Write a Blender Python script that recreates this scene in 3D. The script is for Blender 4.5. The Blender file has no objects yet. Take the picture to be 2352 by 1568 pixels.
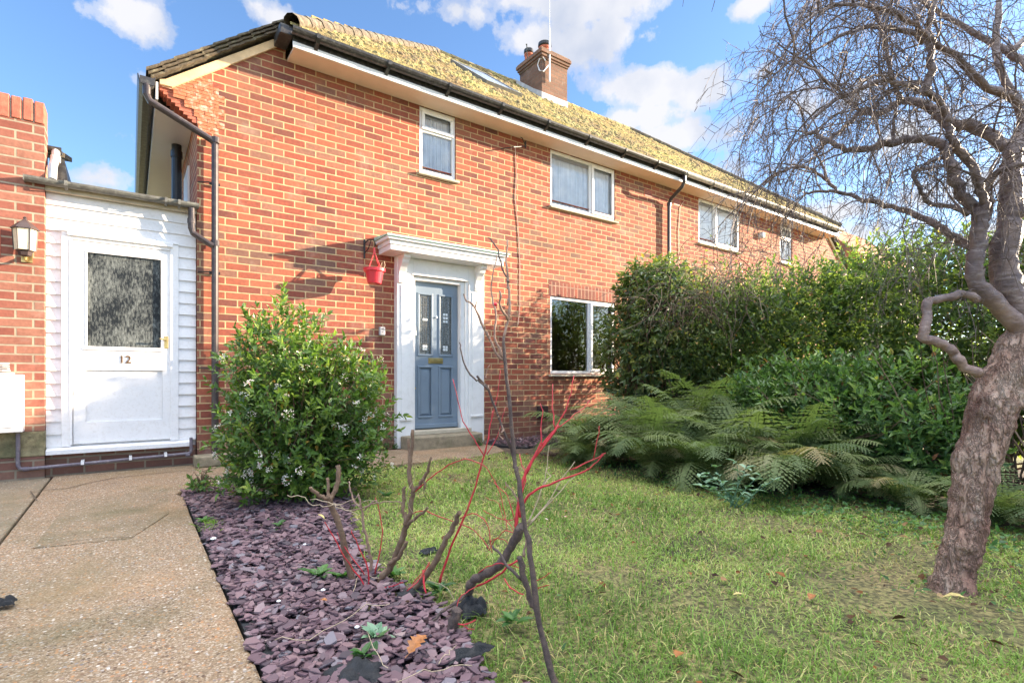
import bpy, math, random
import numpy as np
from mathutils import Vector, Matrix
R=math.radians
random.seed(7); RS=np.random.RandomState(11)
sc=bpy.context.scene; COL=sc.collection

# ------------------------------------------------------------------ camera
YAW=R(35.8); CAMY=-6.7; CAMH=.94; FPX=1215.; CXP=1176.; CYP=868.
cam=bpy.data.cameras.new('camera'); co=bpy.data.objects.new('camera',cam); COL.objects.link(co)
cam.sensor_width=36; cam.lens=FPX/2352*36; cam.shift_y=84/2352
cam.clip_start=.05; cam.clip_end=2000
co.location=(0,CAMY,CAMH); co.rotation_euler=(R(90),0,-YAW); sc.camera=co
S_,C_=math.sin(YAW),math.cos(YAW)
def P(x,y,t):
    u=(x-CXP)/FPX
    return Vector((t*(S_+C_*u),CAMY+t*(C_-S_*u),CAMH+(CYP-y)/FPX*t))
def G(x,y,z=0): return P(x,y,FPX*(CAMH-z)/(y-CYP))
def F(x,y,Y=0):
    u=(x-CXP)/FPX; return P(x,y,(Y-CAMY)/(C_-S_*u))

# ------------------------------------------------------------------ node helper
class NT:
    def __init__(s,nt): s.nt=nt; s.L=nt.links
    def n(s,typ,**kw):
        nd=s.nt.nodes.new(typ)
        for k,v in kw.items():
            if k.startswith('i_'):
                nd.inputs[int(k[2:]) if k[2:].isdigit() else k[2:].replace('_',' ')].default_value=v
            else: setattr(nd,k,v)
        return nd
    def l(s,a,b): s.L.new(a,b)
    def m(s,op,a,b=None,c=None,clamp=False):
        nd=s.nt.nodes.new('ShaderNodeMath'); nd.operation=op; nd.use_clamp=clamp
        for i,v in enumerate((a,b,c)):
            if v is None: continue
            if isinstance(v,(int,float)): nd.inputs[i].default_value=v
            else: s.l(v,nd.inputs[i])
        return nd.outputs[0]
    def mix(s,f,a,b,mode='MIX'):
        nd=s.nt.nodes.new('ShaderNodeMix'); nd.data_type='RGBA'; nd.blend_type=mode
        for sock,v in ((nd.inputs[0],f),(nd.inputs[6],a),(nd.inputs[7],b)):
            if isinstance(v,(int,float)): sock.default_value=v
            elif isinstance(v,(tuple,list)): sock.default_value=(*v[:3],1)
            else: s.l(v,sock)
        return nd.outputs[2]
    def ramp(s,f,stops,interp='LINEAR'):
        nd=s.nt.nodes.new('ShaderNodeValToRGB'); cr=nd.color_ramp; cr.interpolation=interp
        while len(cr.elements)<len(stops): cr.elements.new(.5)
        for e,(p,c) in zip(cr.elements,stops):
            e.position=p; e.color=(*c,1) if isinstance(c,(tuple,list)) else (c,c,c,1)
        if not isinstance(f,(int,float)): s.l(f,nd.inputs[0])
        return nd.outputs[0]
    def noise(s,vec,scale,detail=4,rough=.55,out=0):
        nd=s.nt.nodes.new('ShaderNodeTexNoise'); nd.inputs['Scale'].default_value=scale
        nd.inputs['Detail'].default_value=detail; nd.inputs['Roughness'].default_value=rough
        if vec is not None: s.l(vec,nd.inputs['Vector'])
        return nd.outputs[out]

# ------------------------------------------------------------------ world + sun
SUN_AZ=math.atan2(.94,-.34)      # from +Y clockwise
SUN_EL=R(14.5)
w=bpy.data.worlds.new('World'); sc.world=w; w.use_nodes=True
W=NT(w.node_tree); w.node_tree.nodes.clear()
sky=W.n('ShaderNodeTexSky',sky_type='NISHITA',sun_disc=False,sun_elevation=SUN_EL,sun_rotation=SUN_AZ,
        altitude=0,air_density=1.0,dust_density=.5,ozone_density=2.5)
tc=W.n('ShaderNodeTexCoord'); D=tc.outputs['Generated']
sx=W.n('ShaderNodeSeparateXYZ'); W.l(D,sx.inputs[0])
az=W.m('ARCTAN2',sx.outputs[0],sx.outputs[1]); el=W.m('ARCSINE',sx.outputs[2])
# cloud banks: azimuth, elevation, half-widths (radians), weight
def azel(x,y):
    d=P(x,y,1)-co.location; d.normalize(); return math.atan2(d.x,d.y),math.asin(d.z)
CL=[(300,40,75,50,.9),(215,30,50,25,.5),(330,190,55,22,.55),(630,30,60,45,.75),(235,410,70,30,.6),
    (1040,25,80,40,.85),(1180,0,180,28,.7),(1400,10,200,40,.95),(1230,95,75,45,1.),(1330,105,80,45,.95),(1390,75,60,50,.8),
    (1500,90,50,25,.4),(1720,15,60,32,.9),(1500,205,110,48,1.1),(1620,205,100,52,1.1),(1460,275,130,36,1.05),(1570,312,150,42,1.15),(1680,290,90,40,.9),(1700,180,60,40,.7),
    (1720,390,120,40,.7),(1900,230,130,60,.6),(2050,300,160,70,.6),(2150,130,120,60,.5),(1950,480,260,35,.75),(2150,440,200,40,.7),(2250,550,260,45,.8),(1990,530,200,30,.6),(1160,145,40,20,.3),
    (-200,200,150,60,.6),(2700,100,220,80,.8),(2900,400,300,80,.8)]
nz=W.noise(D,7.5,9,.62); nz2=W.noise(D,24,6,.6)
nn=W.m('ADD',W.m('MULTIPLY',W.m('SUBTRACT',nz,.5),2.6),W.m('MULTIPLY',W.m('SUBTRACT',nz2,.5),1.0))
tot=None
for (x,y,rx,ry,wt) in CL:
    a,e=azel(x,y); a2,_=azel(x+rx,y); _,e2=azel(x,y-ry)
    da=max(.02,abs(a2-a)); de=max(.015,abs(e2-e))
    q1=W.m('MULTIPLY',W.m('SUBTRACT',az,a),1/da); q2=W.m('MULTIPLY',W.m('SUBTRACT',el,e),1/de)
    q=W.m('ADD',W.m('MULTIPLY',q1,q1),W.m('MULTIPLY',q2,q2))
    g=W.m('MULTIPLY',W.m('EXPONENT',W.m('MULTIPLY',q,-.8)),wt)
    tot=g if tot is None else W.m('MAXIMUM',tot,g)
lowband=W.m('MULTIPLY',W.m('SUBTRACT',.30,el,None,True),1.2)
# much brighter cloud added out of view, south and overhead, to light the lawn
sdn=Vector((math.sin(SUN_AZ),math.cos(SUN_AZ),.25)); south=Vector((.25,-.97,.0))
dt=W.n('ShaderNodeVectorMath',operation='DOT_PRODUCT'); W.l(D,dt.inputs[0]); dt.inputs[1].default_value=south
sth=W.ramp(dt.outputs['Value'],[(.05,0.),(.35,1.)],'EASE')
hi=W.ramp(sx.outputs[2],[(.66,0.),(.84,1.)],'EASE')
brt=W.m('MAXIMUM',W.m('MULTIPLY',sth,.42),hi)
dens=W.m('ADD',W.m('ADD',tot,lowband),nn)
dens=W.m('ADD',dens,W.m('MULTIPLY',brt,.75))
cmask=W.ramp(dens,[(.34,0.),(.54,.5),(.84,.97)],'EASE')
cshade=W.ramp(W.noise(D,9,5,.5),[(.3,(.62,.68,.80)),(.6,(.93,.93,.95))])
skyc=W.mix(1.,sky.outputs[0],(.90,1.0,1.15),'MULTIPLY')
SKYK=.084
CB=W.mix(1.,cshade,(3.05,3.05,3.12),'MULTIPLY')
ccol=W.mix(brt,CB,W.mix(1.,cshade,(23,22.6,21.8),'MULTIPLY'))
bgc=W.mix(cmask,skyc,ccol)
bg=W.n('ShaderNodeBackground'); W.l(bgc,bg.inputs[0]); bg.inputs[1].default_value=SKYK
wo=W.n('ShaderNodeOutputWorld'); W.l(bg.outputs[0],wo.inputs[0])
sl=bpy.data.lights.new('sun','SUN'); sl.energy=5.0; sl.angle=R(.6); sl.color=(1,.80,.58)
so=bpy.data.objects.new('sun',sl); COL.objects.link(so)
sd=Vector((math.sin(SUN_AZ)*math.cos(SUN_EL),math.cos(SUN_AZ)*math.cos(SUN_EL),math.sin(SUN_EL)))
so.rotation_euler=sd.to_track_quat('Z','Y').to_euler(); so.location=(10,-10,12)
sc.view_settings.view_transform='Standard'; sc.view_settings.look='None'
sc.view_settings.exposure=2.03; sc.view_settings.gamma=1
sc.render.engine='CYCLES'
sc.cycles.max_bounces=6; sc.cycles.transparent_max_bounces=12

# ------------------------------------------------------------------ materials
MATS={}
def newmat(name):
    m=bpy.data.materials.new(name); m.use_nodes=True; m.node_tree.nodes.clear(); N=NT(m.node_tree)
    out=N.n('ShaderNodeOutputMaterial'); b=N.n('ShaderNodeBsdfPrincipled'); N.l(b.outputs[0],out.inputs[0])
    MATS[name]=m; return m,N,b,out
def pos(N): return N.n('ShaderNodeNewGeometry').outputs['Position']
def bump(N,b,h,st,dist=.01):
    bn=N.n('ShaderNodeBump'); bn.inputs['Strength'].default_value=st; bn.inputs['Distance'].default_value=dist
    N.l(h,bn.inputs['Height']); N.l(bn.outputs[0],b.inputs['Normal'])
def simple(name,col,rough=.5,var=.12,scale=8,bmp=.0,metal=0,spec=.5,dirt=None,dscale=3):
    m,N,b,_=newmat(name); p=pos(N); n=N.noise(p,scale,5)
    c=N.mix(N.ramp(n,[(.3,0.),(.7,1.)]),[x*(1-var) for x in col],[min(1,x*(1+var)) for x in col])
    if dirt:
        c=N.mix(N.m('MULTIPLY',N.ramp(N.noise(p,dscale,7,.65),[(.5,0.),(.72,1.)]),dirt[3]),c,dirt[:3])
    N.l(c,b.inputs['Base Color']); b.inputs['Roughness'].default_value=rough; b.inputs['Metallic'].default_value=metal
    b.inputs['Specular IOR Level'].default_value=spec
    if bmp: bump(N,b,N.noise(p,scale*6,4),bmp)
    return m
def brickmat(name,cols,mortar,w=.247,h=.083,ms=.0095,off=.5,vert=False,grime=.5):
    m,N,b,_=newmat(name); g=N.n('ShaderNodeNewGeometry'); p=g.outputs['Position']
    a=N.n('ShaderNodeSeparateXYZ'); N.l(p,a.inputs[0]); nr=N.n('ShaderNodeSeparateXYZ'); N.l(g.outputs['True Normal'],nr.inputs[0])
    side=N.m('GREATER_THAN',N.m('ABSOLUTE',nr.outputs[0]),.7)
    u=N.m('ADD',N.m('MULTIPLY',a.outputs[0],N.m('SUBTRACT',1,side)),N.m('MULTIPLY',a.outputs[1],side))
    wob=N.m('MULTIPLY',N.m('SUBTRACT',N.noise(p,5,3),.5),.006)
    cb=N.n('ShaderNodeCombineXYZ')
    if vert: N.l(N.m('ADD',a.outputs[2],wob),cb.inputs[0]); N.l(N.m('ADD',u,wob),cb.inputs[1])
    else: N.l(N.m('ADD',u,wob),cb.inputs[0]); N.l(N.m('ADD',a.outputs[2],wob),cb.inputs[1])
    def br(c1,c2):
        t=N.n('ShaderNodeTexBrick'); N.l(cb.outputs[0],t.inputs['Vector']); t.offset=off
        t.inputs['Color1'].default_value=c1; t.inputs['Color2'].default_value=c2; t.inputs['Mortar'].default_value=(0,0,0,1)
        t.inputs['Scale'].default_value=1; t.inputs['Mortar Size'].default_value=ms; t.inputs['Mortar Smooth'].default_value=.25
        t.inputs['Brick Width'].default_value=w; t.inputs['Row Height'].default_value=h; t.inputs['Bias'].default_value=0
        return t
    t=br((0,0,0,1),(1,1,1,1))
    n=N.noise(p,30,5,.6); n2=N.noise(p,1.1,5,.6); stn=N.noise(p,.55,6,.6)
    sc_c=N.n('ShaderNodeSeparateColor'); N.l(t.outputs['Color'],sc_c.inputs[0]); f=N.m('ADD',N.m('MULTIPLY',sc_c.outputs[0],.80),N.m('MULTIPLY',N.m('SUBTRACT',n2,.40),1.1))
    c=N.ramp(f,[(i/(len(cols)-1),cc) for i,cc in enumerate(cols)])
    c=N.mix(N.ramp(n,[(.35,0.),(.75,.45)]),c,[x*.62 for x in cols[0]])
    mc=N.mix(N.ramp(N.noise(p,9,4),[(.35,0.),(.7,1.)]),mortar,[x*.66 for x in mortar])
    c=N.mix(t.outputs['Fac'],c,mc)
    # damp, dirty courses near the ground
    zz=N.m('ADD',a.outputs[2],N.m('MULTIPLY',N.m('SUBTRACT',n2,.5),.9))
    gr=N.ramp(N.m('MULTIPLY',zz,1.),[(.12,1.),(.62,0.)])
    c=N.mix(N.m('MULTIPLY',gr,grime),c,(.10,.085,.07))
    # pale bloom patches
    bl=N.ramp(N.noise(p,2.3,8,.7),[(.56,0.),(.75,.35)]); c=N.mix(bl,c,(.55,.46,.38))
    c=N.mix(N.ramp(stn,[(.48,0.),(.66,.30)]),c,(.13,.075,.05))
    N.l(c,b.inputs['Base Color']); b.inputs['Roughness'].default_value=.85; b.inputs['Specular IOR Level'].default_value=.25
    hgt=N.m('ADD',N.m('MULTIPLY',N.m('SUBTRACT',1,t.outputs['Fac']),1.),N.m('MULTIPLY',n,.35))
    bump(N,b,hgt,.7,.008)
    return m
BR=[(.13,.055,.048),(.26,.078,.054),(.35,.094,.056),(.40,.130,.072),(.33,.150,.10),(.20,.105,.08)]
brickmat('brick_red',BR,(.64,.46,.25),ms=.0078)
brickmat('brick_out',[(.17,.06,.045),(.26,.085,.06),(.31,.12,.085),(.35,.16,.11),(.22,.08,.06)],(.40,.33,.24))
brickmat('brick_soldier',BR[:3],(.42,.27,.19),vert=True,off=0.)
brickmat('brick_chimney',[(.15,.085,.065),(.21,.115,.08),(.27,.15,.10)],(.19,.145,.11),grime=0)
simple('brick_block',(.40,.12,.075),.85,.3,20,.3)
simple('kneeler',(.44,.155,.075),.85,.3,25,.4,dirt=(.75,.62,.50,.8),dscale=16)
simple('white_paint',(.80,.80,.80),.5,.03,5,.05,dirt=(.42,.40,.36,.25),dscale=9)
simple('white_wood',(.80,.80,.81),.5,.03,6,.12,dirt=(.50,.46,.40,.30),dscale=34)
simple('upvc',(.82,.82,.83),.3,.02,5)
simple('sill_stone',(.50,.44,.34),.85,.2,12,.3,dirt=(.2,.18,.12,.6))
simple('cream_barge',(.72,.52,.30),.8,.15,9,.2,dirt=(.3,.24,.15,.4))
simple('soffit',(.80,.60,.48),.6,.06,4)  # peach tint puts light bounced off the brick into the colour
simple('gutter_black',(.035,.034,.036),.35,.25,15,dirt=(.18,.18,.16,.5),dscale=20)
simple('pipe_brown',(.045,.035,.036),.3,.2,15,dirt=(.2,.17,.15,.3),dscale=16)
simple('gutter_lit',(.46,.45,.42),.5,.25,22,.1,dirt=(.16,.16,.14,.6),dscale=18)  # right-hand gutter: the bright light on it is put into this paler grey
simple('gutter_old',(.13,.13,.12),.6,.35,22,.2,dirt=(.30,.31,.26,.6),dscale=18)
simple('grey_pipe',(.14,.12,.15),.5,.2,10,dirt=(.6,.58,.55,.25),dscale=25)
simple('soil_pipe_black',(.015,.016,.018),.35,.2,10)
simple('door_blue',(.185,.245,.315),.38,.05,6,.03)
simple('brass',(.55,.42,.18),.3,.15,20,metal=.9)
simple('chrome',(.75,.72,.68),.2,.05,20,metal=1.)
simple('verdigris',(.36,.58,.49),.7,.18,14,.1,dirt=(.7,.68,.6,.5),dscale=12)
simple('lead',(.45,.46,.48),.55,.15,10,dirt=(.75,.74,.72,.5))
simple('concrete_stone',(.27,.225,.155),.9,.25,14,.5,dirt=(.10,.11,.05,.7),dscale=5)
simple('grey_plastic',(.42,.41,.42),.4,.05,10)
simple('dark_plastic',(.02,.02,.022),.4,.1,10)
simple('vent_brown',(.05,.03,.028),.5,.2,10)
simple('terracotta',(.46,.13,.07),.8,.2,20,.2)
simple('red_pot',(.72,.035,.055),.35,.05,20)
simple('red_strap',(.70,.07,.07),.4,.05,20)
simple('iron_black',(.02,.02,.02),.4,.1,20)
simple('aerial_white',(.7,.72,.75),.4,.05,20)
simple('slab_slate',(.30,.28,.27),.8,.2,20,.3)
simple('fabric_black',(.013,.015,.018),.75,.4,40,.5,dirt=(.08,.07,.06,.5),dscale=14)
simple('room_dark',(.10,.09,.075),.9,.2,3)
simple('curtain',(.84,.87,.90),.9,.1,6)
simple('curtain_bright',(.93,.93,.92),.9,.05,6)  # whiter curtain copy, sunlight on the right-hand windows put into its colour
simple('plinth_rough',(.24,.21,.12),.95,.45,16,.9,dirt=(.06,.08,.03,.6),dscale=6)
simple('soil',(.085,.060,.040),.95,.5,16,.8,dirt=(.06,.045,.03,.6),dscale=22)
simple('oak_leaf',(.34,.13,.035),.6,.25,60,.2)
simple('yellow_leaf',(.55,.44,.16),.6,.2,50,.2)
simple('pink_petal',(.75,.48,.55),.6,.1,50)
simple('stem_red',(.46,.022,.035),.4,.3,30,dirt=(.42,.10,.04,.6),dscale=12)
simple('stem_wood',(.17,.105,.065),.75,.35,45,.6,dirt=(.33,.25,.17,.6),dscale=30)
simple('stem_dark',(.085,.060,.052),.7,.4,60,.6,dirt=(.24,.16,.11,.55),dscale=40)
simple('stem_pale',(.27,.17,.12),.6,.3,50,.4,dirt=(.42,.33,.27,.5),dscale=30)
simple('pale_root',(.42,.33,.22),.8,.2,40)
simple('far_render',(.45,.40,.34),.9,.1,2)
simple('far_tile',(.30,.12,.055),.9,.35,3,.3)
simple('hook_dark',(.02,.018,.017),.5,.1,20)
simple('numeral',(.10,.055,.025),.5,.3,60)

def leafmat(name,stops,rough=.38,trans=.3,spec=.5,tcol=1.5):
    m,N,b,out=newmat(name); at=N.n('ShaderNodeAttribute',attribute_name='rnd')
    c=N.ramp(at.outputs['Fac'],stops)
    N.l(c,b.inputs['Base Color']); b.inputs['Roughness'].default_value=rough; b.inputs['Specular IOR Level'].default_value=spec
    tr=N.n('ShaderNodeBsdfTranslucent'); tc_=N.mix(1.,c,(tcol*1.0,tcol*1.15,tcol*.5),'MULTIPLY'); N.l(tc_,tr.inputs[0])
    mx=N.n('ShaderNodeMixShader'); mx.inputs[0].default_value=trans
    N.l(b.outputs[0],mx.inputs[1]); N.l(tr.outputs[0],mx.inputs[2]); N.l(mx.outputs[0],out.inputs[0]); return m
leafmat('leaf_viburnum',[(0,(.032,.075,.020)),(.45,(.080,.155,.030)),(.8,(.17,.26,.045)),(.93,(.28,.34,.07)),(1,(.40,.22,.05))])
leafmat('leaf_camellia',[(0,(.040,.075,.030)),(.5,(.095,.145,.048)),(.82,(.19,.22,.07)),(.93,(.32,.32,.07)),(1,(.36,.18,.07))],rough=.3)
leafmat('leaf_hedge',[(0,(.044,.078,.030)),(.5,(.10,.150,.048)),(.8,(.19,.235,.075)),(.93,(.30,.34,.08)),(1,(.36,.17,.08))],rough=.38,trans=.5)
leafmat('leaf_laurel',[(0,(.055,.11,.042)),(.5,(.11,.20,.06)),(.85,(.20,.30,.08)),(.94,(.38,.46,.12)),(1,(.40,.10,.08))],rough=.3)
leafmat('leaf_fern',[(0,(.075,.115,.050)),(.35,(.14,.185,.075)),(.6,(.21,.245,.11)),(.8,(.28,.26,.15)),(1,(.36,.27,.13))],rough=.6,trans=.35,spec=.2)
leafmat('leaf_thistle',[(0,(.13,.25,.15)),(1,(.28,.42,.27))],rough=.55,trans=.2)
leafmat('grass_blade',[(0,(.10,.18,.032)),(.3,(.22,.35,.07)),(.58,(.37,.48,.13)),(.78,(.54,.54,.22)),(1,(.60,.42,.20))],rough=.55,trans=.3,spec=.25,tcol=1.2)
leafmat('weed_leaf',[(0,(.035,.10,.03)),(1,(.10,.22,.05))],rough=.5)
leafmat('dead_leaf',[(0,(.030,.016,.012)),(.4,(.09,.045,.022)),(.75,(.26,.10,.03)),(1,(.40,.27,.14))],rough=.7,trans=.1,spec=.2,tcol=1.)
leafmat('slate_chip',[(0,(.050,.040,.050)),(.25,(.115,.070,.082)),(.5,(.165,.098,.112)),(.7,(.225,.145,.15)),(.82,(.14,.135,.16)),(.93,(.29,.215,.21)),(1,(.46,.39,.35))],rough=.55,trans=0,spec=.4)
leafmat('flower_white',[(0,(.80,.72,.68)),(.8,(.86,.84,.80)),(1,(.75,.40,.38))],rough=.6,trans=.2,tcol=1.)
leafmat('twig_dead',[(0,(.075,.050,.038)),(1,(.22,.155,.11))],rough=.8,trans=0,spec=.2)

def _concrete(name,tone,moss,peb=1.):
    m,N,b,_=newmat(name); p=pos(N)
    def vor(sc_):
        v=N.n('ShaderNodeTexVoronoi'); v.inputs['Scale'].default_value=sc_; N.l(p,v.inputs['Vector']); return v
    v=vor(70); v2=vor(170)
    s=N.n('ShaderNodeSeparateColor'); N.l(v.outputs['Color'],s.inputs[0])
    s2=N.n('ShaderNodeSeparateColor'); N.l(v2.outputs['Color'],s2.inputs[0])
    pc=N.ramp(s.outputs[0],[(0,(.08,.05,.035)),(.25,(.17,.10,.06)),(.5,(.32,.21,.12)),(.7,(.42,.20,.08)),(.85,(.16,.15,.15)),(.96,(.60,.54,.46))])
    pm=N.m('MULTIPLY',N.ramp(v.outputs['Distance'],[(.30,1.),(.5,0.)]),N.m('GREATER_THAN',s.outputs[1],1-.62*peb))
    pc2=N.ramp(s2.outputs[0],[(0,(.10,.07,.05)),(.5,(.26,.18,.11)),(.8,(.34,.26,.18)),(1,(.50,.44,.36))])
    base=N.mix(N.ramp(N.noise(p,3,6,.65),[(.3,0.),(.7,1.)]),[t*.75 for t in tone],[t*1.25 for t in tone])
    c=N.mix(.7*peb,base,pc2); c=N.mix(pm,c,pc)
    c=N.mix(N.m('MULTIPLY',N.ramp(N.noise(p,1.6,6,.6),[(.46,0.),(.7,1.)]),moss),c,(.085,.085,.035))
    c=N.mix(N.m('MULTIPLY',N.ramp(N.noise(p,.9,5,.6),[(.5,0.),(.75,1.)]),.35),c,(.42,.25,.12))
    N.l(c,b.inputs['Base Color']); b.inputs['Roughness'].default_value=.85; b.inputs['Specular IOR Level'].default_value=.3
    bump(N,b,N.m('ADD',N.m('MULTIPLY',pm,1.),N.noise(p,60,4)),.5,.004)
_concrete('path_concrete',(.235,.165,.095),.5)
_concrete('patch_concrete',(.175,.14,.085),.75,.75)
_concrete('old_slab',(.20,.17,.12),.6,.5)

m,N,b,_=newmat('lawn'); p=pos(N)
c=N.ramp(N.noise(p,2.2,7,.65),[(.28,(.10,.10,.035)),(.42,(.18,.18,.06)),(.56,(.30,.26,.10)),(.72,(.38,.27,.13))])
c=N.mix(N.ramp(N.noise(p,45,4,.6),[(.4,.8),(.6,0.)]),c,(.028,.025,.012))
c=N.mix(N.ramp(N.noise(p,1.3,7,.7),[(.56,0.),(.64,.9)]),c,(.040,.027,.020))
N.l(c,b.inputs['Base Color']); b.inputs['Roughness'].default_value=.95; bump(N,b,N.noise(p,70,4),.9,.02)

m,N,b,_=newmat('roof_moss'); g=N.n('ShaderNodeNewGeometry'); p=g.outputs['Position']
c=N.ramp(N.noise(p,9,6,.7),[(.25,(.075,.060,.038)),(.40,(.18,.145,.065)),(.52,(.32,.275,.11)),(.66,(.46,.40,.15)),(.85,(.28,.30,.08))])
c=N.mix(N.ramp(N.noise(p,2.2,4,.6),[(.42,0.),(.62,.7)]),c,(.20,.12,.07))
c=N.mix(N.ramp(N.noise(p,1.,4,.6),[(.5,0.),(.66,.4)]),c,(.46,.42,.12))
N.l(c,b.inputs['Base Color']); b.inputs['Roughness'].default_value=.95
bump(N,b,N.noise(p,14,6,.7),1.,.06)
simple('tile_edge',(.105,.083,.055),.9,.4,25,.8,dirt=(.36,.34,.22,.6),dscale=14)

m,N,b,_=newmat('bark_rough'); tcn=N.n('ShaderNodeTexCoord'); mp=N.n('ShaderNodeMapping'); N.l(tcn.outputs['Object'],mp.inputs[0]); mp.inputs['Scale'].default_value=(1,1,.28)
v=N.n('ShaderNodeTexVoronoi',feature='DISTANCE_TO_EDGE'); v.inputs['Scale'].default_value=17
nv=N.noise(mp.outputs[0],9,5,.65,1); av=N.n('ShaderNodeVectorMath',operation='MULTIPLY_ADD'); N.l(nv,av.inputs[0]); av.inputs[1].default_value=(.30,.30,.22); N.l(mp.outputs[0],av.inputs[2]); N.l(av.outputs[0],v.inputs['Vector'])
nb=N.noise(mp.outputs[0],17,9,.72)
c=N.ramp(nb,[(.28,(.20,.105,.075)),(.42,(.42,.25,.18)),(.55,(.60,.41,.31)),(.70,(.74,.58,.46))])
c=N.mix(N.ramp(v.outputs['Distance'],[(.0,.6),(.07,0.)]),c,(.08,.045,.034))
c=N.mix(N.ramp(N.noise(mp.outputs[0],5,4),[(.5,0.),(.60,.75)]),c,(.26,.12,.085))
N.l(c,b.inputs['Base Color']); b.inputs['Roughness'].default_value=.75
bump(N,b,N.m('ADD',N.ramp(v.outputs['Distance'],[(0,0.),(.25,1.)]),nb),1.,.03)
m,N,b,_=newmat('bark_smooth'); tcn=N.n('ShaderNodeTexCoord'); mp=N.n('ShaderNodeMapping'); N.l(tcn.outputs['Object'],mp.inputs[0]); mp.inputs['Scale'].default_value=(1,1,3.2)
nb=N.noise(mp.outputs[0],14,5,.6)
c=N.ramp(nb,[(.3,(.065,.045,.046)),(.5,(.135,.10,.098)),(.66,(.27,.225,.215))])
c=N.mix(N.ramp(N.noise(tcn.outputs['Object'],8,5),[(.48,0.),(.62,.7)]),c,(.20,.135,.10))
zs_=N.n('ShaderNodeSeparateXYZ'); N.l(pos(N),zs_.inputs[0]); lowf=N.ramp(N.m('ADD',zs_.outputs[2],N.m('MULTIPLY',N.noise(pos(N),7,5),.6)),[(1.30/2,0.),(1.75/2,0.)]) if 0 else N.m('SUBTRACT',1.75,N.m('ADD',zs_.outputs[2],N.m('MULTIPLY',N.noise(pos(N),9,5),.5)),None,True)
c=N.mix(N.m('MULTIPLY',lowf,1.3,None,True),c,N.ramp(N.noise(pos(N),26,6,.7),[(.35,(.18,.10,.075)),(.65,(.46,.31,.24))]))
N.l(c,b.inputs['Base Color']); b.inputs['Roughness'].default_value=.42
bump(N,b,nb,.8,.012)
simple('twig_grey',(.115,.085,.075),.65,.35,30,dirt=(.24,.17,.13,.6),dscale=12)

def glassmat(name,base,rough,refl,bumps=0,bs=60,mixc=None):
    """window glass: mirror layer over see-through"""
    m,N,b,out=newmat(name); m.node_tree.nodes.remove(b)
    gl=N.n('ShaderNodeBsdfGlossy'); gl.inputs['Roughness'].default_value=rough
    tr=N.n('ShaderNodeBsdfTransparent'); tr.inputs[0].default_value=(*base,1)
    fr=N.n('ShaderNodeFresnel'); fr.inputs[0].default_value=1.5
    k=N.m('MAXIMUM',N.m('MULTIPLY',fr.outputs[0],1.3),refl,None,True)
    mx=N.n('ShaderNodeMixShader'); N.l(k,mx.inputs[0]); N.l(tr.outputs[0],mx.inputs[1]); N.l(gl.outputs[0],mx.inputs[2]); N.l(mx.outputs[0],out.inputs[0])
    if bumps:
        bn=N.n('ShaderNodeBump'); bn.inputs['Strength'].default_value=bumps; bn.inputs['Distance'].default_value=.01
        N.l(N.noise(pos(N),bs,4),bn.inputs['Height']); N.l(bn.outputs[0],gl.inputs['Normal'])
glassmat('glass',(.85,.9,.9),.02,.22)
glassmat('glass_up',(1.,1.,1.),.03,.10,.02,3)
m,N,b,out=newmat('glass_obscure'); p=pos(N)
mp=N.n('ShaderNodeMapping'); N.l(p,mp.inputs[0]); mp.inputs['Scale'].default_value=(1,1,.35)
n1=N.noise(mp.outputs[0],75,6,.7); n2=N.noise(p,2.6,4,.6)
c=N.mix(N.ramp(N.m('ADD',N.m('MULTIPLY',n1,.8),N.m('MULTIPLY',n2,.6)),[(.62,0.),(.88,1.)]),(.012,.015,.018),(.20,.22,.21))
N.l(c,b.inputs['Base Color']); b.inputs['Roughness'].default_value=.30; b.inputs['Specular IOR Level'].default_value=.22
bump(N,b,n1,.5,.01)
m,N,b,out=newmat('lead_glass'); p=pos(N); n1=N.noise(p,60,5,.7)
c=N.mix(N.ramp(n1,[(.4,0.),(.62,1.)]),(.05,.06,.06),(.22,.25,.26)); N.l(c,b.inputs['Base Color']); b.inputs['Roughness'].default_value=.08; b.inputs['Specular IOR Level'].default_value=1.
bump(N,b,n1,.5,.01)
simple('glass_bevel',(.75,.80,.82),.1,.05,20,spec=1.)
simple('lantern_glass',(.78,.66,.46),.3,.08,30,spec=.8)
simple('skylight_glass',(.28,.36,.50),.08,.05,3,spec=1.)

# ------------------------------------------------------------------ mesh builders
def tag(o,label=None,cat=None,group=None,kind=None):
    if label: o['label']=label
    if cat: o['category']=cat
    if group: o['group']=group
    if kind: o['kind']=kind
    return o
def empty(name,loc,label=None,cat=None,group=None,kind=None):
    o=bpy.data.objects.new(name,None); COL.objects.link(o); o.location=loc; o.empty_display_size=.1
    return tag(o,label,cat,group,kind)
def wloc(o):
    v=Vector((0,0,0))
    while o: v+=Vector(o.location); o=o.parent
    return v
def link_mesh(name,me,mat,parent=None,origin=None,smooth=False):
    for mm in (mat if isinstance(mat,(list,tuple)) else [mat]): me.materials.append(MATS[mm])
    o=bpy.data.objects.new(name,me); COL.objects.link(o)
    if parent is not None:
        me.transform(Matrix.Translation(-wloc(parent))); o.parent=parent
    else:
        if origin is None:
            n=len(me.vertices); a=np.empty(n*3,np.float32); me.vertices.foreach_get('co',a); a=a.reshape(-1,3)
            origin=((a[:,0].min()+a[:,0].max())/2,(a[:,1].min()+a[:,1].max())/2,a[:,2].min())
            origin=tuple(float(q) for q in origin)
        me.transform(Matrix.Translation(-Vector(origin))); o.location=origin
    me.polygons.foreach_set('use_smooth',[bool(smooth)]*len(me.polygons))
    return o
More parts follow.
